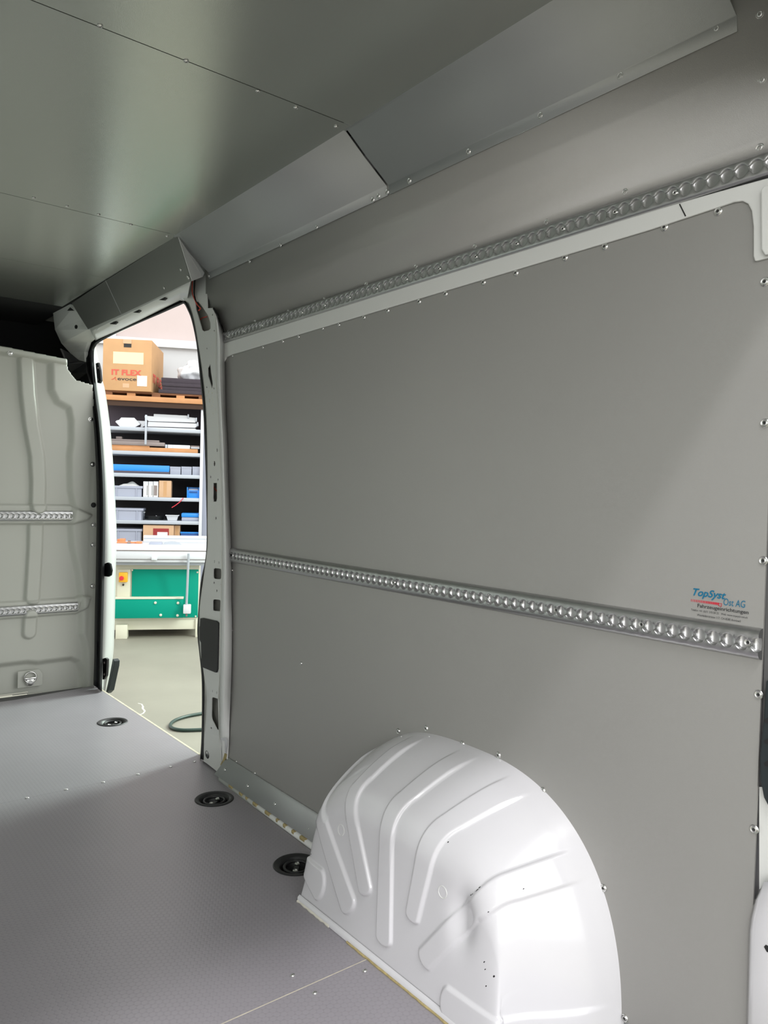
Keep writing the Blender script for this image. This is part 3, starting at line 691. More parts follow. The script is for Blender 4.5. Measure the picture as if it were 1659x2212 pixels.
# black cover plate, rubber plug, filler marks, cables
bp = plate('cover_plate', PC(Z8([(150, 660), (175, 657), (300, 685), (316, 700), (318, 720), (308, 1130), (300, 1158), (285, 1158), (170, 1112), (160, 1100), (156, 885), (143, 860), (141, 740), (146, 730)])), [], OUT(-0.006), M['black']); tag(bp, 'black plastic cover plate clipped on the door pillar', 'cover plate')
bp.modifiers.new('edge', 'BEVEL').width = 0.002
pg = hitf(*Z8([(207, 1908)])[0], xcol); bm = bmesh.new(); add_lathe(bm, [(0.017, 0), (0.017, .002), (.013, .004), (.009, .002), (0, .003)], 20, Matrix.Translation(pg) @ Matrix.Rotation(-math.pi / 2, 4, 'Y')); tag(from_bm('rubber_plug', bm, M['black'], None, 50), 'small round black rubber plug low on the door pillar', 'rubber plug')
for x, y, w, h in ((330, 1860, 13, 22), (380, 1880, 12, 16), (310, 1912, 9, 14), (345, 1985, 18, 28), (385, 1960, 6, 25), (392, 2010, 5, 16), (378, 2060, 8, 14), (425, 2110, 6, 20), (392, 2170, 6, 16), (430, 1700, 5, 40)):
    p = hitf(*Z7([(x, y)])[0], xcol); bm = bmesh.new(); bmesh.ops.create_icosphere(bm, subdivisions=2, radius=1)
    for v in bm.verts: v.co = p + Vector((v.co.x * .0008, v.co.y * w / 6.5 * .0018, v.co.z * h / 6.5 * .0018 * (1 + .3 * v.co.y)))
    from_bm('filler_mark', bm, M['pale'], pil, 179)
wr = thing('cable', 'thin red and black cable pair hanging from the header into the pillar', 'cable', hit(418, 600, 'x', 1.22))
tube('red_strand', spline(PX(Z7([(103, 290), (98, 400), (105, 490), (140, 580), (170, 640), (215, 690), (190, 720)]), 1.232), 6), 0.0022, M['redink'], wr, 6)
tube('black_strand', spline(PX(Z7([(135, 290), (128, 400), (128, 490), (148, 580), (165, 640), (180, 700)]), 1.233), 6), 0.0025, M['rubber'], wr, 6)
tube('red_strand', spline(PX(Z7([(212, 850), (240, 825), (305, 808)]), 1.262), 6), 0.0018, M['redink'], wr, 6)
tube('red_strand', spline(PX(Z2([(1455, 450), (1468, 490), (1497, 525)]), 1.262), 6), 0.002, M['redink'], wr, 6)
cl = tube('plastic_clip', PX(Z7([(400, 690), (430, 750), (465, 800), (470, 815)]), 1.236), 0.0035, M['black'], None, 6); tag(cl, 'small black plastic clip at the pillar head beside the upper wall panel', 'clip')
tt = plate('foam_remnant', [v - Vector((.003, 0, 0)) for v in PC(Z8([(330, 2000), (352, 1960), (368, 1900), (384, 1910), (378, 1950), (350, 2000), (335, 2030)]))], [], OUT(.003), M['foam'], pil)
plate('paint_run', [v - Vector((.002, 0, 0)) for v in PC(Z8([(330, 1760), (375, 1755), (390, 1790), (384, 1900), (370, 1890), (368, 1790), (335, 1775)]))], [], OUT(.002), M['white'], pil)

# ------------------------------------------------------------------ door seal
pairs = [((440, 1641), (434, 1639)), ((443.5, 1580), (437, 1580)), ((444.5, 1474), (437.5, 1474)), ((436.5, 1415), (432.5, 1415)), ((431, 1368), (427.8, 1368)), ((434, 1320), (430, 1320)), ((443, 1251), (435, 1258)), ((450, 1215), (444, 1215)),
         ((452.5, 1180), (447.5, 1180)), ((453, 1130), (448, 1130)), ((452.5, 1056), (446.5, 1056)), ((450, 1000), (445, 1000)), ((448, 889), (440.5, 889)), ((440.4, 812), (433, 812)), ((431, 744), (426, 744)), ((421, 692), (416, 694)), ((413, 665), (407, 670)), ((404, 648), (398, 655)),
         ((392, 644), (388, 658)), ((345, 668), (345, 677)), ((300, 690), (301, 696)), ((250, 711), (252, 718)), ((205, 728), (215, 738)), ((189, 742), (206, 747)), ((183, 760), (202, 760)),
         ((184, 790), (203, 800)), ((191, 840), (208, 845)), ((201, 905), (216, 905)), ((206, 960), (221, 965)), ((210, 1061), (226, 1061)), ((209.5, 1164), (226, 1164)), ((208, 1247), (224, 1247)), ((206, 1330), (222, 1330)), ((205, 1413), (220, 1413)), ((203, 1479), (219, 1493))]
oo, ii = sp2([p[0] for p in pairs], 5), sp2([p[1] for p in pairs], 5)
def seal_row(o, i):
    r = []
    for s, x in ((0, 1.292), (.08, 1.279), (.25, 1.274), (.42, 1.280), (.52, 1.288), (.62, 1.283), (.8, 1.279), (.95, 1.286), (1.0, 1.296), (1.0, 1.315)):
        r.append(hit(o[0] + (i[0] - o[0]) * s, o[1] + (i[1] - o[1]) * s, 'x', x))
    return r
sl = loft('door_seal', [seal_row(o, i) for o, i in zip(oo, ii)], M['rubber'], None, 60, thick=0.003); tag(sl, 'black rubber door seal running around the side door opening', 'door seal')

# ------------------------------------------------------------------ outer jamb of the opening (front side)
jl = [(202, 748), (200, 757), (203, 800), (208, 845), (216, 905), (221, 965), (225.5, 1061), (225.5, 1164), (223.5, 1247), (221.5, 1330), (219.5, 1413), (218, 1494)]
jr = [(206, 744), (212, 775), (222, 823), (228, 849), (236, 905), (241, 955), (247, 1040), (250, 1100), (252, 1160), (250, 1240), (249, 1300), (247.6, 1350), (243.5, 1422), (228, 1498)]
JL, JR = sp2(jl, 5), sp2([(jr[0][0], jr[0][1])] + jr[1:10] + jr[11:14], 5)
nJ = min(len(JL), len(JR)); f_ = lambda L, t: pl2(L, t)
jrows = []
for k in range(61):
    t = k / 60; a, b = f_(JL, t), f_(JR, t)
    jrows.append([hit(a[0] - .5, a[1], 'x', 1.316), hit(a[0] * .6 + b[0] * .4, a[1] * .6 + b[1] * .4, 'x', 1.345), hit(b[0] * .85 + a[0] * .15, b[1] * .85 + a[1] * .15, 'x', 1.385), hit(*b, 'x', 1.41)])
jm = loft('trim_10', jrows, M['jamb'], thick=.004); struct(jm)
for q, (lb, c) in zip(([(206, 785), (211, 783), (215, 800), (217, 822), (214, 828), (210, 827)], [(221, 1423), (227, 1421), (231, 1424), (229, 1460), (224, 1468), (221, 1468)]), (('black hinge bracket high on the front door jamb', 'hinge bracket'), ('black hinge bracket low on the front door jamb', 'hinge bracket'))):
    o = plate('hinge_bracket', PX(q, 1.310), [], OUT(.012), M['black'], bev=.002); tag(o, lb, c, 'hinge brackets on the door jamb')
    z = PX([(sum(a for a, _ in q) / len(q), sum(b for _, b in q) / len(q))], 1.310)[0]
    for dz in (-.03, .03): bm = bmesh.new(); add_lathe(bm, [(.006, 0), (.006, .004), (0, .005)], 6, Matrix.Translation(z + Vector((0, 0, dz))) @ Matrix.Rotation(-math.pi / 2, 4, 'Y')); from_bm('bolt', bm, M['pipe'], o)
o = plate('door_buffer', PX([(224, 1218), (232, 1215), (237, 1218), (240, 1232), (238, 1243), (233, 1246), (224, 1245)], 1.311), [], OUT(.01), M['rubber'], bev=.002); tag(o, 'black rubber door buffer halfway up the front door jamb', 'door buffer')
o = plate('sill_cladding', PX([(243, 1423), (247, 1428), (246, 1440), (235, 1492), (229, 1498), (228, 1497), (236, 1460)], 1.39), [], OUT(.03), M['cladding'], bev=.003); tag(o, 'dark plastic cladding at the outer foot of the front door jamb', 'cladding')

# ------------------------------------------------------------------ kick strip along the wall foot
ks = thing('kick_strip', 'grey angled metal kick strip between wall panel and floor ahead of the wheel arch', 'kick strip', (1.25, 2.1, 0.01))
loft('sheet', [[(1.2785, 2.515, .080), (1.2785, 1.70, .080)], [(1.2765, 2.515, .070), (1.2755, 1.70, .070)], [(1.243, 2.535, .0155), (1.238, 1.70, .0155)]], M['cove'], ks, 20, thick=.002)
for a, b in ((487, 1663), (536, 1698), (595, 1737), (668, 1790)): screw(hitf(a, b, lambda z: 1.242 + (z - .015) * .60) + Vector((-.001, 0, .0005)), Vector((-.85, 0, .52)), ks, SCRS)

# ------------------------------------------------------------------ bulkhead (pressed sheet)
YB = 4.13
def Z4(l): return [(a / 5.267, 700 + b / 5.267) for a, b in l]
def Z5(l): return [(a / 4.81, 1060 + b / 4.81) for a, b in l]
def XZ(l): return [Vector((h.x, h.z)) for h in (hit(a, b, 'y', YB) for a, b in l)]
def seg_d(p, a, b):
    ab = b - a; t = min(max((p - a).dot(ab) / ab.length_squared, 0), 1); return (p - a - ab * t).length
def poly_d(p, L): return min(seg_d(p, L[i], L[i + 1]) for i in range(len(L) - 1))
def inside(p, L):
    c = False; n = len(L)
    for i in range(n):
        a, b = L[i], L[(i + 1) % n]
        if (a.y > p.y) != (b.y > p.y) and p.x < (b.x - a.x) * (p.y - a.y) / (b.y - a.y) + a.x: c = not c
    return c
ribA = XZ(Z4([(290, 430), (295, 520), (310, 800), (350, 1150), (415, 1500), (430, 1800), (425, 2080)]))
ribB = XZ(Z5([(365, 340), (360, 600), (330, 1100)])); ribC = XZ(Z5([(310, 1290), (300, 1470)]))
flg = XZ(Z4([(560, 380), (570, 760), (640, 890), (770, 960), (800, 1100), (800, 1350), (780, 1500), (790, 1900), (830, 2080)]) + Z5([(720, 340), (735, 560), (800, 850), (830, 1100), (800, 1190)]) + [(172, 1290), (173, 1330), (172, 1368), (178, 1381), (182, 1400), (184, 1515), (330, 1515), (330, 600)])
low = XZ([(-200, 1462), (60, 1431), (82, 1433), (100, 1430), (155, 1423), (170, 1430), (176, 1450), (178, 1500), (-200, 1530)])
low2 = XZ([(-300, 1300)] + Z5([(720, 1525), (800, 1525), (850, 1570), (870, 1650), (875, 1900), (880, 2100)]) + [(178, 1520), (-300, 1520)])
beamA = [Vector(q) for q in ((.5, .952), (1.17, .952), (1.19, .940), (1.275, .902), (1.25, .878), (1.18, .858), (.5, .858))]
beamB = [Vector(q) for q in ((.5, .468), (1.2, .468), (1.235, .480), (1.278, .470), (1.262, .42), (1.21, .388), (.5, .388))]
toplip = XZ([(-300, 690), (0, 748), (142, 777), (142, 790), (0, 764), (-300, 706)])
def smoo(t): t = min(max(t, 0), 1); return t * t * (3 - 2 * t)
def cap(p, L, w, h, e=.012):
    return h * smoo((w - poly_d(p, L)) / e + .5)
def reg(p, L, h, e=.02):
    d = poly_d(p, L + [L[0]]); d = d if inside(p, L) else -d
    return h * smoo(d / e + .5)
x0, x1, z0, z1, nx, nz = 0.76, 1.335, -0.02, 1.722, 150, 420
bm = bmesh.new(); G = []
for j in range(nz + 1):
    r = []
    for i in range(nx + 1):
        p = Vector((x0 + (x1 - x0) * i / nx, z0 + (z1 - z0) * j / nz))
        h = 0.0
        if p.y > .86: h = max(h, cap(p, ribA, .034, .024, .018))
        elif p.y > .42: h = max(h, cap(p, ribB, .033, .020, .016))
        else: h = max(h, cap(p, ribC, .030, .018, .016))
        h = max(h, reg(p, flg, .027, .036)) if p.x > .98 else h
        h -= reg(p, low, .026, .035)
        h += reg(p, beamA, .022, .014) if .80 < p.y < 1.0 else 0
        h += reg(p, beamB, .022, .014) if .36 < p.y < .54 else 0
        if p.y > 1.6: h = max(h, reg(p, toplip, .045, .02))
        r.append(bm.verts.new((p.x, YB - h, p.y)))
    G.append(r)
# trim grid to the lip / pillar outline
outl = XZ([(-300, 693), (0, 750), (140, 778), (143, 800), (160, 822), (196, 833), (199, 871), (208, 947), (214, 1061), (213, 1164), (210, 1330), (209, 1413), (208, 1490), (-300, 1530)])
for j in range(nz):
    for i in range(nx):
        c = (G[j][i].co + G[j + 1][i + 1].co) / 2
        if inside(Vector((c.x, c.z)), outl): bm.faces.new((G[j][i], G[j][i + 1], G[j + 1][i + 1], G[j + 1][i]))
bmesh.ops.delete(bm, geom=[v for v in bm.verts if not v.link_faces], context='VERTS')
bk = from_bm('wall_front', bm, M['bulk'], None, 60); struct(bk); s_ = bk.modifiers.new('thickness', 'SOLIDIFY'); s_.thickness = .003; s_.offset = 0
struct(box('wall_front_left', (-0.56, 4.125, -0.02), (0.765, 4.14, 1.74), M['bulk']))
for q in ([(173.5, 895), (176.5, 895), (176, 936), (173, 936)], [(174, 972), (177, 972), (176.5, 1012), (173.5, 1012)], [(176, 1048), (179, 1048), (178.5, 1076), (175, 1076)], [(177, 1145), (180, 1145), (180, 1163), (177, 1163)]):
    o = plate('slot', [hit(a, b, 'y', YB - .0275) for a, b in q], [], (0, .003, 0), M['hole'], bk)
    a0, b0, a1, b1 = q[0][0] - 3.5, q[0][1] - 6, q[1][0] + 3.5, q[2][1] + 4
    tube('slot_frame', [hit(a, b, 'y', YB - .0265) for a, b in ((a0, b0 + 2), (a0 + 3, b0), (a1 - 3, b0), (a1, b0 + 3), (a1, b1 - 3), (a1 - 3, b1), (a0 + 3, b1), (a0, b1 - 3), (a0, b0 + 2))], .0016, M['bulk'], bk, 6)
plate('slot', [hit(a, b, 'y', YB - .0175) for a, b in ((76, 1023), (89, 1024), (89, 1028), (76, 1027))], [], (0, .003, 0), M['hole'], bk)
for a, b, dark in ((196, 906, 0), (200, 1003, 0), (202, 1091, 1), (202, 1134, 0), (201, 1177, 0), (200, 1266, 0), (22, 763, 0)):
    p = hit(a, b, 'y', YB - (.028 if a > 100 else .046)); bm = bmesh.new()
    add_lathe(bm, [(.014, 0), (.013, .002), (.008, .002), (.008, .006), (.005, .008), (0, .008)], 16, Matrix.Translation(p) @ Matrix.Rotation(math.pi / 2, 4, 'X'))
    from_bm('fixing_bolt', bm, M['steel'] if not dark else M['hole'], bk, 40)
for px, side in (((-300, 1104), 0), ):
    pass
rz = (0.874, 0.926)
r1 = rail('upper short aluminium lashing rail on the bulkhead', (1.178, YB - .0245, .872), (-1, 0, 0), (0, -1, 0), 1.55, .052, .014, .8, 'lashing rails on the bulkhead')
r2 = rail('lower short aluminium lashing rail on the bulkhead', (1.212, YB - .0245, .400), (-1, 0, 0), (0, -1, 0), 1.60, .050, .014, .8, 'lashing rails on the bulkhead')
# D-ring on the bulkhead foot
dr = thing('lashing_eye', 'small steel lashing eye bolted to the foot of the bulkhead', 'lashing eye', hit(65, 1465, 'y', YB))
c = hit(65, 1463, 'y', YB - .004)
plate('backing_plate', [c + Vector((.036 * sx + 0, .004, .0)) + Vector((0, 0, dz)) for sx, dz in ((-1.6, .035), (1.2, .035), (1.7, .01), (1.7, -.05), (-1.6, -.05))], [], (0, .004, 0), M['bulk'], dr, bev=.002)
bm = bmesh.new(); add_tube(bm, [c + Vector((.028 * math.cos(q), -.006, .028 * math.sin(q))) for q in [2 * math.pi * k / 20 for k in range(21)]], .0045, 8); from_bm('ring', bm, M['steel'], dr, 60)
bm = bmesh.new(); add_box(bm, c + Vector((0, -.006, -.004)), (.052, .016, .010), None, .003); add_lathe(bm, [(.022, 0), (.020, .008), (.009, .010), (.009, .014), (0, .014)], 18, Matrix.Translation(c + Vector((0, 0, -.022))) @ Matrix.Rotation(math.pi / 2, 4, 'X')); from_bm('bracket', bm, M['steel'], dr, 40)
# dark strip between floor board and bulkhead, and pale sealant
struct(plate('trim_11', [(-.5, 4.0, -.013), (.9, 4.02, -.013), (1.3, 4.09, -.013), (1.3, 4.14, -.013), (-.5, 4.14, -.013)], [], (0, 0, -.01), M['gap']))
tube('sealant_bead', [(0.5 + .04 * k, 4.117, .006) for k in range(13)], .003, M['pale'], bk, 6)

# ------------------------------------------------------------------ cab beyond the bulkhead: dark trim and an added light screen
struct(box('cab_light_screen', (-0.56, 4.62, 0.6), (1.33, 4.64, 1.985), M['trimfelt']))  # added black screen keeping windscreen light out of the dark cab
hl = plate('cab_shelf', [(-.55, 4.20, 1.72), (1.16, 4.20, 1.70), (1.16, 4.60, 1.66), (-.55, 4.60, 1.66)], [], (0, 0, .02), M['trimfelt']); tag(hl, 'black cab trim visible in the dark gap above the bulkhead', 'cab trim')
cr = plate('trim_12', [hit(a, b, 'x', x) for a, b, x in ((113, 668, 1.10), (150, 655, 1.11), (160, 660, 1.115), (178, 690, 1.145), (190, 712, 1.16), (204, 708, 1.17), (210, 722, 1.22), (190, 738, 1.25), (183, 760, 1.26), (183, 782, 1.265), (168, 778, 1.25), (150, 762, 1.22), (132, 742, 1.16), (118, 712, 1.11))], [], (.02, 0.0, 0), M['body'], bev=.004); struct(cr)
for a, b, rx in ((164, 706, 3.0),): plate('dark_hole', [hit(a + rx * math.cos(k), b + rx * 1.5 * math.sin(k), 'x', 1.115) for k in [2 * math.pi * j / 10 for j in range(10)]], [], (.002, 0, 0), M['hole'], cr)
plate('dark_hole', [hit(a, b, 'x', 1.10) for a, b in ((145, 671), (151, 664), (160, 671))], [], (.002, 0, 0), M['hole'], cr)
struct(box('trim_13', (1.295, 4.2, 0.6), (1.305, 4.62, 1.985), M['trimfelt']))
ct = plate('corner_trim', [hit(a, b, 'x', x) for a, b, x in ((128, 752, 1.13), (150, 764, 1.20), (168, 779, 1.24), (184, 783, 1.262), (188, 806, 1.262), (196, 834, 1.262), (178, 833, 1.25), (161, 826, 1.235), (150, 806, 1.20), (141, 785, 1.17))], [], (.012, .0, 0), M['black'], bev=.003); tag(ct, 'black plastic corner trim between the bulkhead top and the door seal', 'corner trim')

# ------------------------------------------------------------------ rear pillar at the right edge
dp = plate('trim_14', PX([(1652, 560), (1740, 560), (1740, 1745), (1645, 1745), (1650, 1430), (1655, 1200)], 1.287), [], OUT(.004), M['gap']); struct(dp)
struct(plate('trim_16', PX([(1640, 1700), (1740, 1700), (1740, 1960), (1640, 1960)], 1.286), [], OUT(.0005), M['body']))
lp = loft('trim_15', [PX(l, x) for l, x in (([(1640, 1922), (1630, 1945), (1621, 1980), (1617, 2010), (1614, 2120), (1610, 2300)], 1.277), ([(1644, 1918), (1634, 1945), (1626, 1980), (1622, 2010), (1619, 2120), (1615, 2300)], 1.262), ([(1650, 1905), (1641, 1940), (1635, 1980), (1631, 2010), (1628, 2120), (1624, 2300)], 1.258), ([(1760, 1905), (1760, 1940), (1760, 1980), (1760, 2010), (1760, 2120), (1760, 2300)], 1.255))], M['white'], thick=.003); struct(lp)
plate('dark_hole', PX([(1650, 2045), (1654, 2041), (1680, 2055), (1680, 2066), (1656, 2056)], 1.2565), [], OUT(.002), M['hole'], lp)
vt = thing('air_vent', 'black plastic vent grille cut off by the right edge of the picture', 'vent', hit(1655, 1600, 'x', 1.26))
plate('cover', PX([(1654, 1470), (1760, 1470), (1760, 1740), (1659, 1742), (1649, 1723), (1641, 1683), (1640, 1635), (1648, 1560)], 1.272), [], OUT(.014), M['cladding'], vt, bev=.003)
for b in (1555, 1600, 1648): plate('louvre', PX([(1650, b), (1657, b - 4), (1700, b + 14), (1700, b + 22), (1652, b + 6)], 1.2705), [], OUT(.002), M['hole'], vt)
print('VAN DONE')

# ================================================================== workshop beyond the door
def z1(a, b): return 180 + a / 5.184, 600 + b / 5.184
def z2(a, b): return 180 + a / 5.184, 960 + b / 5.184
def q1(a, b, c, d): return (*z1(a, b), *z1(c, d))
def q2(a, b, c, d): return (*z2(a, b), *z2(c, d))
def Lp(px, py, v): u, z = bh(px, py, v); return bw(u, v, z)
# --- panel saw
ms = thing('panel_saw', 'cream and green woodworking machine standing on the workshop floor', 'machine', bw(.3, .3, 0))
VT = 0.0
uL = bh(225, 1300, 0)[0]; uR = bh(429, 1300, 0)[0]
zt = lambda py, v=0.0: bh(330, py, v)[1]
bbox('body', (uL, uR, .04, .75, zt(1340), zt(1219)), M['cream'], ms, .004)
bbox('base_bar', (uL, uR, .05, .70, zt(1362), zt(1340)), M['cream'], ms, .004)
bbox_px('foot', (249, 1350, 275, 1380), -.02, .14, M['cream'], ms, .006, z0=0)
bbox('foot', (uR - .03, uR, .03, .1, 0, zt(1340)), M['cream'], ms, .003)
bbox('foot', (uR - .12, uR, .6, .72, 0, zt(1340)), M['cream'], ms, .003)
bbox_px('side_panel', q2(375, 1400, 528, 1712), .02, .03, M['cream'], ms, .003)
gp = bbox_px('green_panel', q2(535, 1402, 1292, 1945), .025, .02, M['green'], ms, .003)
lp2 = bbox_px('green_cover', q2(300, 1728, 1118, 1950), -.05, .08, M['green'], ms, .003)
bbox_px('cover_lip', q2(300, 1712, 1122, 1735), -.055, .09, M['cream'], ms, .003)
for a, b in ((807, 1773), (1060, 1775), (867, 1910), (1055, 1915)):
    bm = bmesh.new(); add_lathe(bm, [(.014, 0), (.014, .008), (.008, .012), (0, .012)], 12, Matrix.Translation(Lp(*z2(a, b), -.05)) @ (BR @ Matrix.Rotation(math.pi / 2, 3, 'X')).to_4x4()); from_bm('bolt', bm, M['cream'], lp2, 40)
for a, b in ((547, 1408), (1278, 1432), (1258, 1925)):
    bm = bmesh.new(); add_lathe(bm, [(.010, 0), (.009, .005), (0, .006)], 10, Matrix.Translation(Lp(*z2(a, b), .025)) @ (BR @ Matrix.Rotation(math.pi / 2, 3, 'X')).to_4x4()); from_bm('bolt', bm, M['cream'], gp, 40)
es = bbox_px('emergency_stop', q2(395, 1435, 495, 1545), -.03, .05, M['yellow'], ms, .008)
bm = bmesh.new(); add_lathe(bm, [(.012, 0), (.012, .012), (.024, .015), (.022, .028), (0, .032)], 18, Matrix.Translation(Lp(*z2(430, 1497), -.03)) @ (BR @ Matrix.Rotation(math.pi / 2, 3, 'X')).to_4x4()); from_bm('push_button', bm, M['red'], es, 40)
bm = bmesh.new(); add_lathe(bm, [(.011, 0), (.010, .015), (0, .018)], 14, Matrix.Translation(Lp(*z2(448, 1572), .02)) @ (BR @ Matrix.Rotation(math.pi / 2, 3, 'X')).to_4x4()); from_bm('knob', bm, M['black'], ms, 40)
# table and sliding carriage in front
uR2 = bh(452, 1200, -.12)[0]
bbox('table', (uL, uR2, -.06, 1.0, zt(1200, -.06), zt(1183, -.06)), M['whitem'], ms, .004)
bbox('carriage', (uL, uR2, -.16, -.03, zt(1208, -.16), zt(1190, -.16)), M['whitem'], ms, .006)
bbox('carriage_groove', (uL, uR2, -.165, -.15, zt(1190.2, -.16), zt(1188.6, -.16)), M['pipe'], ms)
bbox('guide_rail', (uL, uR2, -.14, -.02, zt(1215, -.14), zt(1206.5, -.14)), M['whitem'], ms, .008)
bbox('guide_groove', (uL, uR2, -.15, -.135, zt(1208.2, -.14), zt(1206.8, -.14)), M['pipe'], ms)
bbox('lower_beam', (uL, uR2, -.08, .04, zt(1221, -.08), zt(1215, -.08)), M['shelf'], ms, .003)
bbox_px('handle_block', q2(760, 1258, 825, 1300), -.19, .05, M['whitem'], ms, .008)
bbox_px('saw_hood', q2(735, 1098, 880, 1142), .40, .12, M['crate'], ms, .01)
bm = bmesh.new(); add_lathe(bm, [(.001, -.02), (.20, -.02), (.20, .02), (.001, .02)], 40, Matrix.Translation(Lp(*z2(990, 1285), .46)) @ (BR @ Matrix.Rotation(math.pi / 2, 3, 'X')).to_4x4()); from_bm('blade_guard', bm, M['shelf'], ms, 40)
# rod with box
rd = thing('crank_rod', 'grey upright rod with a small grey switch box, in front of the green machine panel', 'rod', Lp(407, 1326, -.1))
bm = bmesh.new(); add_tube(bm, [Lp(*z2(1180, 1222), -.20), Lp(*z2(1155, 1800), -.10)], .013, 10); from_bm('rod', bm, M['pipe'] if 0 else M['shelf'], rd, 60)
bbox_px('switch_box', q2(1117, 1797, 1205, 1898), -.13, .07, M['whitem'], rd, .008)
bm = bmesh.new(); add_tube(bm, [Lp(*z2(1155, 1898), -.09), Lp(*z2(1155, 1925), -.09)], .011, 8); from_bm('cable_gland', bm, M['pipe'], rd, 60)
# fence on the table
fn = thing('rip_fence', 'long white fence profile lying across the back of the machine table', 'fence', Lp(380, 1182, .75))
bbox('profile', (*[bh(x, 1160, .75)[0] for x in (310, 452)], .75, .84, zt(1183, -.06) + .001, zt(1157, .75)), M['whitem'], fn, .005)
bbox('groove', (*[bh(x, 1160, .75)[0] for x in (311, 452)], .745, .76, zt(1163.5, .75), zt(1162, .75)), M['shelf'], fn)
bbox('groove', (*[bh(x, 1160, .75)[0] for x in (311, 452)], .745, .76, zt(1172.5, .75), zt(1171, .75)), M['shelf'], fn)
# orange clamps on table
for q, lb in ((q2(370, 1095, 655, 1142), 'orange clamp bar lying on the machine table, the longer one in front'), (q2(378, 1062, 468, 1085), 'short orange clamp bar lying behind the longer one on the machine table')):
    b = list(bb(*q, .55 if q[1] > 1168 else .68, .06)); b[4] = zt(1183, -.06) + .001; t = thing('clamp', lb, 'clamp', bw((b[0] + b[1]) / 2, b[2], b[4]), 'orange clamps on the machine table')
    bbox('bar', b, M['orange'], t, .004); bbox('jaw', (b[1] - .06, b[1], b[2] - .03, b[3], b[4], b[5] + .006), M['orange'], t, .004); bbox('screw_head', (b[0] + .12, b[0] + .15, b[2] - .03, b[2], b[4] + .01, b[5] - .01), M['pipe'], t, .003)

# --- shelf rack
VS, DS = 1.45, .55
sh = thing('shelf_rack', 'tall metal shelf rack full of parts standing behind the machine', 'shelf rack', bw(.5, VS, 0))
sl_, sr_ = bh(215, 1000, VS)[0], bh(432, 1000, VS)[0]
bars = [(924, 937), (975.5, 986), (1023.5, 1035), (1074, 1085), (1124.5, 1134), (1172, 1182)]
ztop = bh(330, 868, VS)[1]
tops = []
for a, b in bars:
    u, za = bh(330, a, VS); u, zb = bh(330, b, VS); h = (za - zb)
    bbox('shelf', (sl_, sr_ + .01, VS, VS + DS, za - .045, za), M['shelf'], sh, .003); tops.append(za)
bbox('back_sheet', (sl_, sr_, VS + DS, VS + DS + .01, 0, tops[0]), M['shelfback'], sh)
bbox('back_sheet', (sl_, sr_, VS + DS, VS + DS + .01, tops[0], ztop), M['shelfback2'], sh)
ur0, ur1 = bh(432, 1000, VS)[0], bh(438.5, 1000, VS)[0]
bbox('upright', (ur0, ur1, VS - .01, VS + .06, 0, ztop), M['whitem'], sh, .003); bbox('side_sheet', (ur1, ur1 + .07, VS + .1, VS + DS, 0, ztop), M['crate'], sh)
bbox('upright', (sl_ - .04, sl_, VS - .01, VS + .05, 0, ztop), M['whitem'], sh, .003)
bbox('board_shadow_strip', (sl_, ur1, VS - .03, VS + .03, zt(880, VS), zt(868, VS)), M['boardshadow'], sh)  # shadow beneath the top board, put in as a near-black strip
wt = bbox('top_board', (sl_ - .1, ur1 + .3, VS - .05, VS + .75, zt(868, VS - .05), zt(857, VS - .05)), M['wood'], sh, .003)
ZB = zt(857, VS - .05)
# pallet on top
pt = thing('pallet', 'brown wooden pallet lying on top of the shelf rack', 'pallet', bw(.5, VS, ZB))
u0, u1 = bh(224, 850, VS)[0], bh(447, 850, VS)[0]; zp = zt(848, VS)
for vv in (VS, VS + .34, VS + .62):
    for f in (0, .24, .5, .76, 1): bbox('block', (u0 + (u1 - u0 - .1) * f, u0 + (u1 - u0 - .1) * f + .10, vv, vv + .10, ZB, zp - .02), M['wood'] if f in (.24, .76) else M['dwood'], pt)
for k in range(5): bbox('slat', (u0, u1, VS + .155 * k, VS + .155 * k + .10, zp - .02, zp), M['dwood'], pt)
# big carton
ca = thing('carton', 'large tan cardboard carton with red lettering on top of the shelf rack', 'cardboard box', Lp(275, 845, VS))
rot = math.radians(-5.5)
b = bb(221.5, 738, 330, 846, VS, .75); cu_, cw = b[0], b[1] - b[0]; chh = b[5] - zp
def cpt(s, d, z):  # carton frame: s along front, d depth
    c_, s__ = math.cos(rot), math.sin(rot); return bw(cu_ + s * c_ - d * s__ , VS - .02 + s * s__ + d * c_, z)
def cbox(name, s0, s1, d0, d1, z0_, z1_, m, parent, bev=0.0):
    bm = bmesh.new(); c_ = cpt((s0 + s1) / 2, (d0 + d1) / 2, (z0_ + z1_) / 2); add_box(bm, c_, (s1 - s0, d1 - d0, z1_ - z0_), BR @ Matrix.Rotation(rot, 3, 'Z'), bev); return from_bm(name, bm, m, parent, 35)
zc0, zc1 = zp, zp + chh
cbox('box_body', 0, cw, 0, .85, zc0, zc1, M['card'], ca, .004)
def sx_(a): return (a - 212) / (775 - 212) * cw
def sz_(b_, a=450): tz = 690 + (a - 212) * .08; return zc1 - (b_ - tz) / (1245 - 690) * chh
cbox('hand_hole', sx_(450), sx_(537), -.003, .01, sz_(796), sz_(756), M['hole'], ca)
cbox('hole_flap', sx_(440), sx_(540), -.006, .004, sz_(756), sz_(712), M['card2'], ca)
cbox('tape_patch', sx_(330), sx_(680), -.002, .002, sz_(975), sz_(848), M['pale'] if 0 else mat('pale_tape', (.80, .62, .38), .5), ca)
cbox('label', sx_(612), sx_(725), -.004, .0, sz_(1222, 620), sz_(1110, 620), M['paper'], ca)
cbox('print_square', sx_(445), sx_(520), -.002, .002, sz_(1230), sz_(1186), M['card2'], ca)
xd = (cpt(1, 0, 0) - cpt(0, 0, 0)).normalized(); dd = (cpt(0, 1, 0) - cpt(0, 0, 0)).normalized()
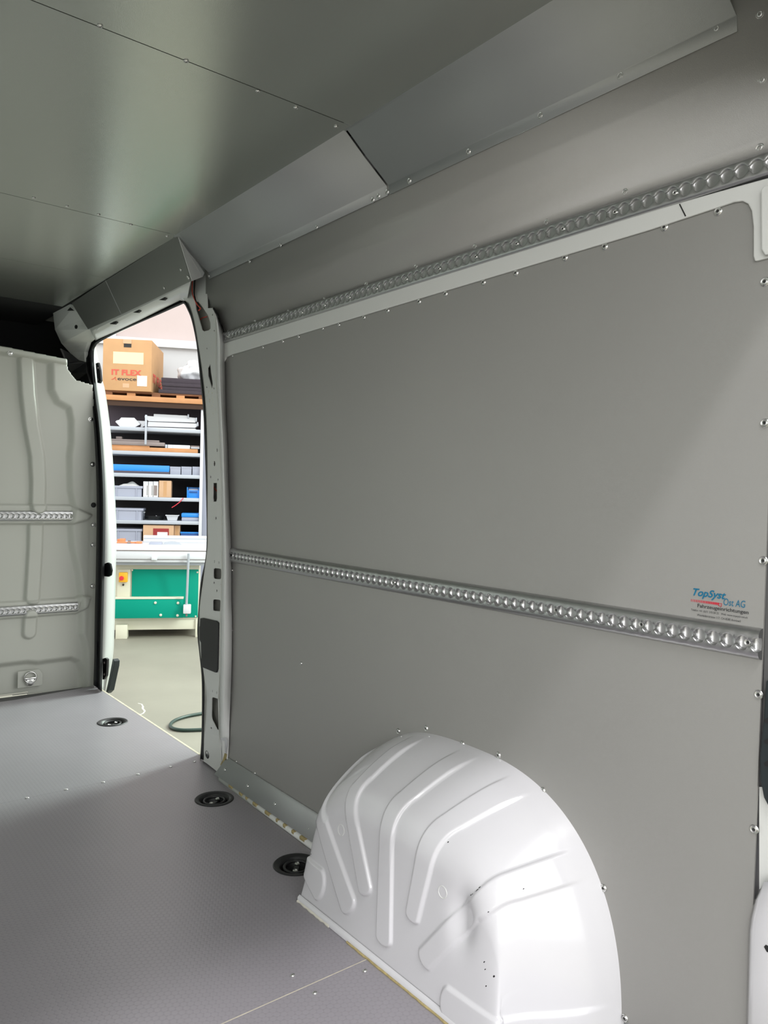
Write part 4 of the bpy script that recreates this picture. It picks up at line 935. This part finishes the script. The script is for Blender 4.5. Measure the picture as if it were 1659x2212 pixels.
put_text('lettering', 'IT FLEX', cpt(sx_(315), 0, sz_(1098)), xd, UPv, sx_(660) - sx_(315), sz_(1040) - sz_(1100), M['redink'], ca, off=.03, lift=.004)
put_text('lettering', 'evocell', cpt(sx_(385), 0, sz_(1155)), xd, UPv, sx_(640) - sx_(385), sz_(1120) - sz_(1158), M['darkink'], ca, off=.01, lift=.003)
tube('logo_swoosh', [cpt(sx_(a), -.003, sz_(b_)) for a, b_ in ((315, 1150), (340, 1140), (362, 1120), (360, 1140), (372, 1158))], .003, M['redink'], ca, 6)
put_text('lettering', 'IT FLEX', cpt(cw, .10, zc0 + chh * .20), dd, UPv, .78, chh * .18, M['redink'], ca, off=.03, lift=.004)
# black foam boards
fb_q = [(1110, 1165), (1167, 1205), (1207, 1245), (1247, 1282)]
base = zp + .0
u0, u1 = bh(z1(872, 0)[0], 830, VS)[0], bh(460, 830, VS)[0]
zs = [zt(z1(0, y)[1], VS) for y in (1110, 1166, 1206, 1246, 1285)]
for k in range(4):
    zlo = max(zs[k + 1], zp) if k == 3 else zs[k + 1]
    if k == 3: zlo = zp
    o = bbox('foam_board', (u0 + (.0, .008, .012, -.03)[k], u1, VS - .01 * (k % 2), VS + .6, zlo + .001, zs[k]), M['foamb'], None, .004)
    tag(o, ('topmost black foam board of the stack beside the carton', 'second black foam board from the top beside the carton', 'third black foam board from the top beside the carton', 'lowest black foam board, lying on the pallet beside the carton')[k], 'foam board', 'black foam boards stacked on the pallet')
# plastic bag
bm = bmesh.new(); bmesh.ops.create_icosphere(bm, subdivisions=4, radius=1); ctr = bw(*[(bh(z1(1255, 0)[0], 795, VS + .25)[0]), VS + .25, 0]); ctr.z = P0.z + zs[0]
rz_ = (zt(z1(0, 905)[1], VS + .25) - (zs[0] + .55 - .55)) / 2 + .0
for v in bm.verts:
    k = 1 + .10 * math.sin(5 * v.co.x + 3 * v.co.z) + .07 * math.sin(9 * v.co.z + 4 * v.co.y) + .05 * math.sin(13 * v.co.x - 7 * v.co.y)
    z = max(v.co.z, -.75); v.co = ctr + BR @ Vector((v.co.x * k * .20 * (1 - .12 * z), v.co.y * k * .17, max(z * k + .78, .01) * .145))
tag(from_bm('plastic_bag', bm, M['film'], None, 179), 'crumpled clear plastic bag on the black foam boards', 'plastic bag')

# --- shelf contents
def item(name, q, v, d, m, label, cat, group=None, bev=.004, z0=None, build=None):
    bx_ = list(bb(*q, v, d))
    if z0 is not None: bx_[4] = z0
    t = thing(name, label, cat, bw((bx_[0] + bx_[1]) / 2, (bx_[2] + bx_[3]) / 2, bx_[4]), group)
    return t, bx_
def crate(q, si, label, lid_stuff=False):
    t, b = item('storage_crate', q, VS + .03, .38, None, label, 'crate', 'grey plastic crates on the shelf rack', z0=tops[si] + .001)
    u0, u1, v0, v1, z0, z1_ = b; u0 -= .12
    w = .012; bm = bmesh.new()
    abox(bm, (u0 + .02, u1 - .02, v0 + .02, v1 - .02, z0, z0 + .01))
    for bx_ in ((u0 + .012, u1 - .012, v0 + .01, v0 + .01 + w, z0, z1_ - .03), (u0 + .012, u1 - .012, v1 - .01 - w, v1 - .01, z0, z1_ - .03), (u0 + .012, u0 + .012 + w, v0 + .01, v1 - .01, z0, z1_ - .03), (u1 - .012 - w, u1 - .012, v0 + .01, v1 - .01, z0, z1_ - .03)): abox(bm, bx_)
    from_bm('body', bm, M['crate'], t)
    bm = bmesh.new()
    for bx_ in ((u0, u1, v0, v0 + .02, z1_ - .03, z1_), (u0, u1, v1 - .02, v1, z1_ - .03, z1_), (u0, u0 + .02, v0, v1, z1_ - .03, z1_), (u1 - .02, u1, v0, v1, z1_ - .03, z1_)): abox(bm, bx_, .003)
    from_bm('rim', bm, M['crate'], t, 35)
    for f in (.3, .82): bbox('rib', (u0 + (u1 - u0) * f, u0 + (u1 - u0) * f + .012, v0, v0 + .02, z0, z1_ - .03), M['crate'], t)
    bm = bmesh.new(); abox(bm, (u1 - .008, u1 + .006, v0 + .12, v0 + .26, z1_ - .06, z1_ - .045), .003); from_bm('handle', bm, M['whitem'], t, 35)
    return b
b = crate(q2(350, 468, 665, 585), 3, 'grey crate with a white cloth on top, on the shelf with the blue bin')
bm = bmesh.new(); pts = []
gx, gy = 18, 8; gg = []
for i in range(gx + 1):
    rr = []
    for j in range(gy + 1):
        s, t_ = i / gx, j / gy; rr.append(bm.verts.new(bw(b[0] + .05 + s * (b[1] - b[0] - .1), b[2] + .03 + t_ * .3, b[5] + .004 + .045 * math.sin(math.pi * s) * math.sin(math.pi * t_) * (1 + .3 * math.sin(9 * s + 4 * t_)))))
    gg.append(rr)
for i in range(gx):
    for j in range(gy): bm.faces.new((gg[i][j], gg[i + 1][j], gg[i + 1][j + 1], gg[i][j + 1]))
o = from_bm('cloth', bm, M['paper'], None, 179); tag(o, 'crumpled white cloth lying on the grey crate beside the white cartons', 'cloth'); o.modifiers.new('thickness', 'SOLIDIFY').thickness = .003
crate(q2(357, 718, 672, 836), 4, 'grey crate standing beside the coiled black cable')
crate(q2(375, 948, 662, 1085), 5, 'lowest grey crate beside the red-printed carton, above the orange clamps')
# carton and small white cartons
def cart(q, si, d, m, nm, label, cat, group=None, v=.04, tape=None):
    t, b = item(nm, q, VS + v, d, None, label, cat, group, z0=tops[si] + .001)
    bbox('box_body', b, m, t, .003)
    if tape: bbox('tape', ((b[0] + b[1]) / 2 - .02, (b[0] + b[1]) / 2 + .02, b[2] - .001, b[2] + .01, b[4] + .01, b[5] - .01), tape, t)
    return t, b
for k, (a, c_, lb) in enumerate(((670, 726, 'leftmost of the slim white cartons beside the brown carton'), (729, 780, 'middle slim white carton beside the brown carton'), (783, 840, 'slim white carton with a dark spine touching the brown carton'))):
    t, b = cart(q2(a, 415, c_, 590), 3, .25, M['paper'], 'white_carton', lb, 'carton', 'slim white cartons on the shelf rack')
    bbox('lid_flap', (b[0], b[1], b[2] - .003, b[2] + .002, b[5] - .04, b[5]), M['whitem'], t)
    if k == 2: bbox('dark_spine', (b[0] + .005, b[1] - .012, b[2] - .003, b[2] + .002, b[4] + .02, b[5] - .05), M['pipe'], t)
    if k < 2: bbox('side_slit', (b[1] - .012, b[1] - .006, b[2] - .003, b[2] + .002, b[4] + .02, b[5] - .05), M['hole'], t)
cart(q2(845, 408, 985, 600), 3, .3, M['card2'], 'brown_carton', 'small brown cardboard carton beside the slim white cartons', 'carton', None, .03, M['card'])
# blue bin
t, b = item('blue_bin', q2(1158, 482, 1303, 600), VS + .03, .25, None, 'open blue plastic bin at the right end of a shelf', 'bin', z0=tops[3] + .001)
bm = bmesh.new(); u0, u1, v0, v1, z0, z1_ = b
for bx_ in ((u0 + .01, u1 - .01, v0, v1, z0, z0 + .01), (u0 + .008, u1 - .008, v0 + .02, v0 + .03, z0, z0 + (z1_ - z0) * .72), (u0, u1, v1 - .01, v1, z0, z1_), (u0, u0 + .01, v0, v1, z0, z1_), (u1 - .01, u1, v0, v1, z0, z1_)): abox(bm, bx_, .002)
from_bm('body', bm, M['blue'], t, 35); bbox('grip', (u0 + .03, u1 - .03, v0, v0 + .03, z0 + .07, z0 + .085), M['blued'], t, .003); bbox('contents', (u0 + .015, u1 - .015, v0 + .05, v1 - .02, z0 + .02, z1_ - .02), M['crate'], t, .01)
# red cable drooping
o = tube('red_cable', spline([Lp(*z2(1120, 600), VS - .005), Lp(*z2(1085, 640), VS - .012), Lp(*z2(1035, 680), VS - .03), Lp(*z2(990, 708), VS - .05)], 5), .005, M['red'], None, 6); tag(o, 'thin red cable drooping over a shelf edge below the blue bin', 'cable')
# grey boxes + blue bar
for k, (a, c_) in enumerate(((970, 1090), (1097, 1213), (1221, 1306))):
    t, b = cart(q2(a, 252, c_, 352), 2, .35, M['crate'], 'grey_box', ('leftmost of three plain grey boxes on a shelf, touching the blue bar', 'middle of three plain grey boxes in a row on a shelf', 'rightmost of three plain grey boxes in a row, by the rack upright')[k], 'box', 'plain grey boxes in a row')
    bbox('lid', (b[0] - .001, b[1] + .001, b[2] - .003, b[3], b[5] - .025, b[5] + .001), M['crate'], t)
o = bbox_px('blue_profile', (222, *z2(0, 240)[1:], *z2(965, 290)), VS + .03, .10, M['blue'], None, .004); tag(o, 'long bright blue bar lying across a shelf of the rack', 'bar')
o = bbox_px('dark_profile', (222, *z2(0, 293)[1:], *z2(965, 332)), VS + .03, .10, M['shelfback2'], None, .004, z0=tops[2] + .001); tag(o, 'long dark bar under the bright blue bar', 'bar')
# cable coil, tub, case
bm = bmesh.new(); cc = Lp(*z2(790, 830), VS + .15); cc.z = P0.z + tops[4] + .012
add_tube(bm, [cc + BR @ Vector(((.10 + .02 * math.sin(3 * q)) * math.cos(q), (.10 + .02 * math.cos(2 * q)) * math.sin(q), .006 * q / 3)) for q in [k * .35 for k in range(56)]], .008, 6); tag(from_bm('cable_coil', bm, M['rubber'], None, 60), 'loose coil of black cable on a shelf between crate and white tub', 'cable')
bm = bmesh.new(); pc = Lp(*z2(815, 800), VS + .1); add_tube(bm, [Vector((pc.x, pc.y, P0.z + tops[4] + .03)), pc, pc + Vector((.02, 0, -.015))], .009, 8); tag(from_bm('cable_plug', bm, M['whitem'], None, 60), 'small pale plug sticking up from the black cable coil', 'plug')
t, b = item('white_tub', q2(925, 792, 1065, 852), VS + .05, .16, None, 'small white tapered plastic tub beside the coiled cable', 'tub', z0=tops[4] + .001)
bm = bmesh.new(); abox(bm, b, .004)
for v in bm.verts:
    if v.co.z < P0.z + (b[4] + b[5]) / 2: cm = bw((b[0] + b[1]) / 2, (b[2] + b[3]) / 2, 0); v.co.x += (cm.x - v.co.x) * .25; v.co.y += (cm.y - v.co.y) * .25
from_bm('body', bm, M['whitem'], t, 35); bbox('rim', (b[0] - .008, b[1] + .008, b[2] - .008, b[3] + .008, b[5] - .012, b[5]), M['whitem'], t, .003)
t, b = item('tool_case', q2(1100, 772, 1292, 852), VS + .04, .3, None, 'small case with a blue lid and grey base at the right end of a shelf', 'case', z0=tops[4] + .001)
h = b[5] - b[4]; bbox('base', (*b[:4], b[4], b[4] + h * .45), M['crate'], t, .006); bbox('lid', (b[0] - .004, b[1] + .004, b[2] - .004, b[3], b[4] + h * .47, b[5]), M['blue'], t, .012)
# bottom shelf carton
t, b = item('open_carton', q2(668, 908, 1015, 1040), VS + .02, .25, None, 'open cardboard carton with wine-red print on the lowest visible shelf', 'carton', z0=tops[5] + .001)
bbox('box_body', b, M['card2'], t, .003); bbox('red_print', (b[0] + .12, b[1] - .06, b[2] - .003, b[2] + .002, b[4] + .02, b[5] - .04), M['wine'], t); bbox('label', (b[1] - .20, b[1] - .075, b[2] - .005, b[2] + .002, b[4] + .07, b[4] + .13), M['paper'], t)
t, b = cart(q2(1018, 908, 1083, 1040), 5, .3, M['card2'], 'brown_carton', 'plain brown carton right of the carton with wine-red print', 'carton', None, .06, M['card'])
t, b = item('blue_crate', q2(1090, 982, 1292, 1040), VS + .05, .3, None, 'dark blue crate low at the right end of the rack', 'crate', z0=tops[5] + .001)
bbox('body', b, M['blued'], t, .004); bbox('rim', (b[0] - .006, b[1] + .002, b[2] - .006, b[3], b[5] - .02, b[5]), M['blue'], t, .004)
# second shelf: profiles, boards
specs = [(q1(300, 1822, 850, 1846), .10, 'pipe', 'upper brown-grey metal profile in the pile on the second shelf'), (q1(300, 1847, 912, 1882), .03, 'pipe', 'wide brown-grey metal profile below the upper one on the second shelf'),
         (q1(300, 1884, 740, 1918), .04, 'wood', 'upper wooden board under the metal profiles'), (q1(300, 1920, 1282, 1960), .02, 'wood', 'long lower wooden board lying along the second shelf')]
zcur = tops[1] + .001
for i_, (q, v, m_, lb) in reversed(list(enumerate(specs))):
    b = list(bb(*q, VS + v, .2)); b[4] = zcur; b[5] = max(b[5], zcur + .01); zcur = b[5] + .0008
    o = bbox('metal_profile' if m_ == 'pipe' else 'wooden_board', b, M[m_], None, .003); tag(o, lb, 'profile' if m_ == 'pipe' else 'board', 'profiles and boards piled on the second shelf')
    if i_ == 3: zboard = zcur
o = bbox_px('square_tube', q1(365, 1778, 432, 1822), VS + .12, .15, M['pipe'], None, .003, z0=zcur); tag(o, 'short square tube end on top of the brown-grey profiles', 'tube')
t, b = item('white_carton', q1(945, 1878, 1195, 1934), VS + .03, .08, None, 'long flat white carton lying on the second shelf', 'carton', z0=zboard); bbox('box_body', b, M['paper'], t, .003); bbox('tape', (b[0] + .06, b[0] + .065, b[2] - .002, b[2] + .01, b[4], b[5]), M['shelf'], t)
def zset(p, z): p.z = P0.z + z; return p
bm = bmesh.new(); add_tube(bm, [zset(Lp(*z1(1205, 1905), VS + .06), zboard + .023), zset(Lp(*z1(1300, 1905), VS + .06), zboard + .023)], .022, 12); tag(from_bm('grey_pipe', bm, M['pipe'], None, 60), 'grey pipe lying beside the flat white carton', 'pipe')
bm = bmesh.new(); add_tube(bm, [zset(Lp(*z1(1205, 1905), VS + .02), zboard + .012), zset(Lp(*z1(1300, 1905), VS + .02), zboard + .012)], .011, 12); tag(from_bm('grey_pipe', bm, M['shelf'], None, 60), 'thin pale pipe in front of the thicker grey pipe', 'pipe')
bm = bmesh.new(); abox(bm, bb(*q1(915, 1868, 940, 1925), VS + .03, .06), .002); tag(from_bm('angle_bracket', bm, M['shelf'], None, 35), 'small grey bracket between profiles and flat white carton', 'bracket')
# top shelf: white sheet-metal trays
def prism(name, pts, v, d, m, parent=None):
    P_ = [Lp(*z1(a, b_), v) for a, b_ in pts]
    for q_ in P_: q_.z = max(q_.z, P0.z + tops[0] + .001)
    return plate(name, P_, [], tuple(NV * d), m, parent)
o = prism('metal_bracket', [(358, 1612), (372, 1598), (400, 1592), (425, 1565), (570, 1568), (640, 1640), (575, 1684), (410, 1680)], VS + .05, .03, M['whitem']); tag(o, 'white folded sheet-metal bracket with slanted corners on the top shelf', 'bracket')
o = prism('metal_bracket', [(600, 1600), (690, 1605), (700, 1650), (660, 1672), (640, 1672), (648, 1640)], VS + .12, .03, M['whitem']); tag(o, 'smaller white sheet-metal bracket behind the slanted one', 'bracket')
for k, pts in enumerate(([(790, 1525), (1180, 1545), (1185, 1562), (1262, 1570), (1262, 1590), (785, 1570)], [(690, 1545), (1255, 1590), (1275, 1600), (1250, 1622), (730, 1606), (685, 1560)], [(725, 1612), (1290, 1634), (1290, 1650), (1250, 1680), (720, 1664)], [(720, 1672), (1250, 1690), (1270, 1712), (1318, 1720), (1318, 1745), (690, 1708), (700, 1680)])):
    o = prism('metal_tray', pts, VS + .10 - .02 * k, .2, M['whitem']); tag(o, ('topmost white metal tray of the stack on the top shelf', 'second white metal tray from the top of the stack', 'third white metal tray from the top of the stack', 'lowest white metal tray of the stack, on the shelf')[k], 'tray', 'white metal trays stacked on the top shelf')
    if k < 3:
        e_ = Lp(*z1(pts[2][0] - 10, pts[2][1] - 2), VS + .085 - .02 * k); bm = bmesh.new(); add_box(bm, e_ + Vector((0, 0, .01)), (.018, .012, .05), BR, .003); from_bm('end_tab', bm, M['shelf'], o, 35)
o = bbox_px('metal_post', q1(684, 1535, 714, 1866), VS - .06, .03, M['shelf'], None, .003); tag(o, 'grey metal post leaning upright in front of the two top shelves', 'post')

# ------------------------------------------------------------------ ground details
hp = [hit(a, b, 'z', -0.538) for a, b in ((470, 1534), (437, 1541), (405, 1547), (380, 1555), (368, 1565), (373, 1573), (395, 1577), (437, 1576), (475, 1574))]
o = tube('hose', spline(hp, 8), 0.011, M['hose'], None, 8); tag(o, 'loop of dark green hose lying on the workshop floor by the door pillar', 'hose')
cp = [hit(a, b, 'z', -0.549) for a, b in ((298, 1519), (306, 1521), (309, 1526), (308, 1530), (313, 1536), (309, 1541), (301, 1544), (298, 1548))]
bm = bmesh.new()
for i in range(len(cp) - 1):
    d_ = (cp[i + 1] - cp[i]); nn = Vector((-d_.y, d_.x, 0)).normalized() * random.uniform(.004, .008)
    vs = [bm.verts.new(p) for p in (cp[i] + nn, cp[i] - nn, cp[i + 1] - nn, cp[i + 1] + nn)]; bm.faces.new(vs)
o = from_bm('filled_crack', bm, M['pale'], None); tag(o, 'pale zigzag repair mark in the concrete floor beside the sill', 'floor mark'); o.modifiers.new('thickness', 'SOLIDIFY').thickness = .002
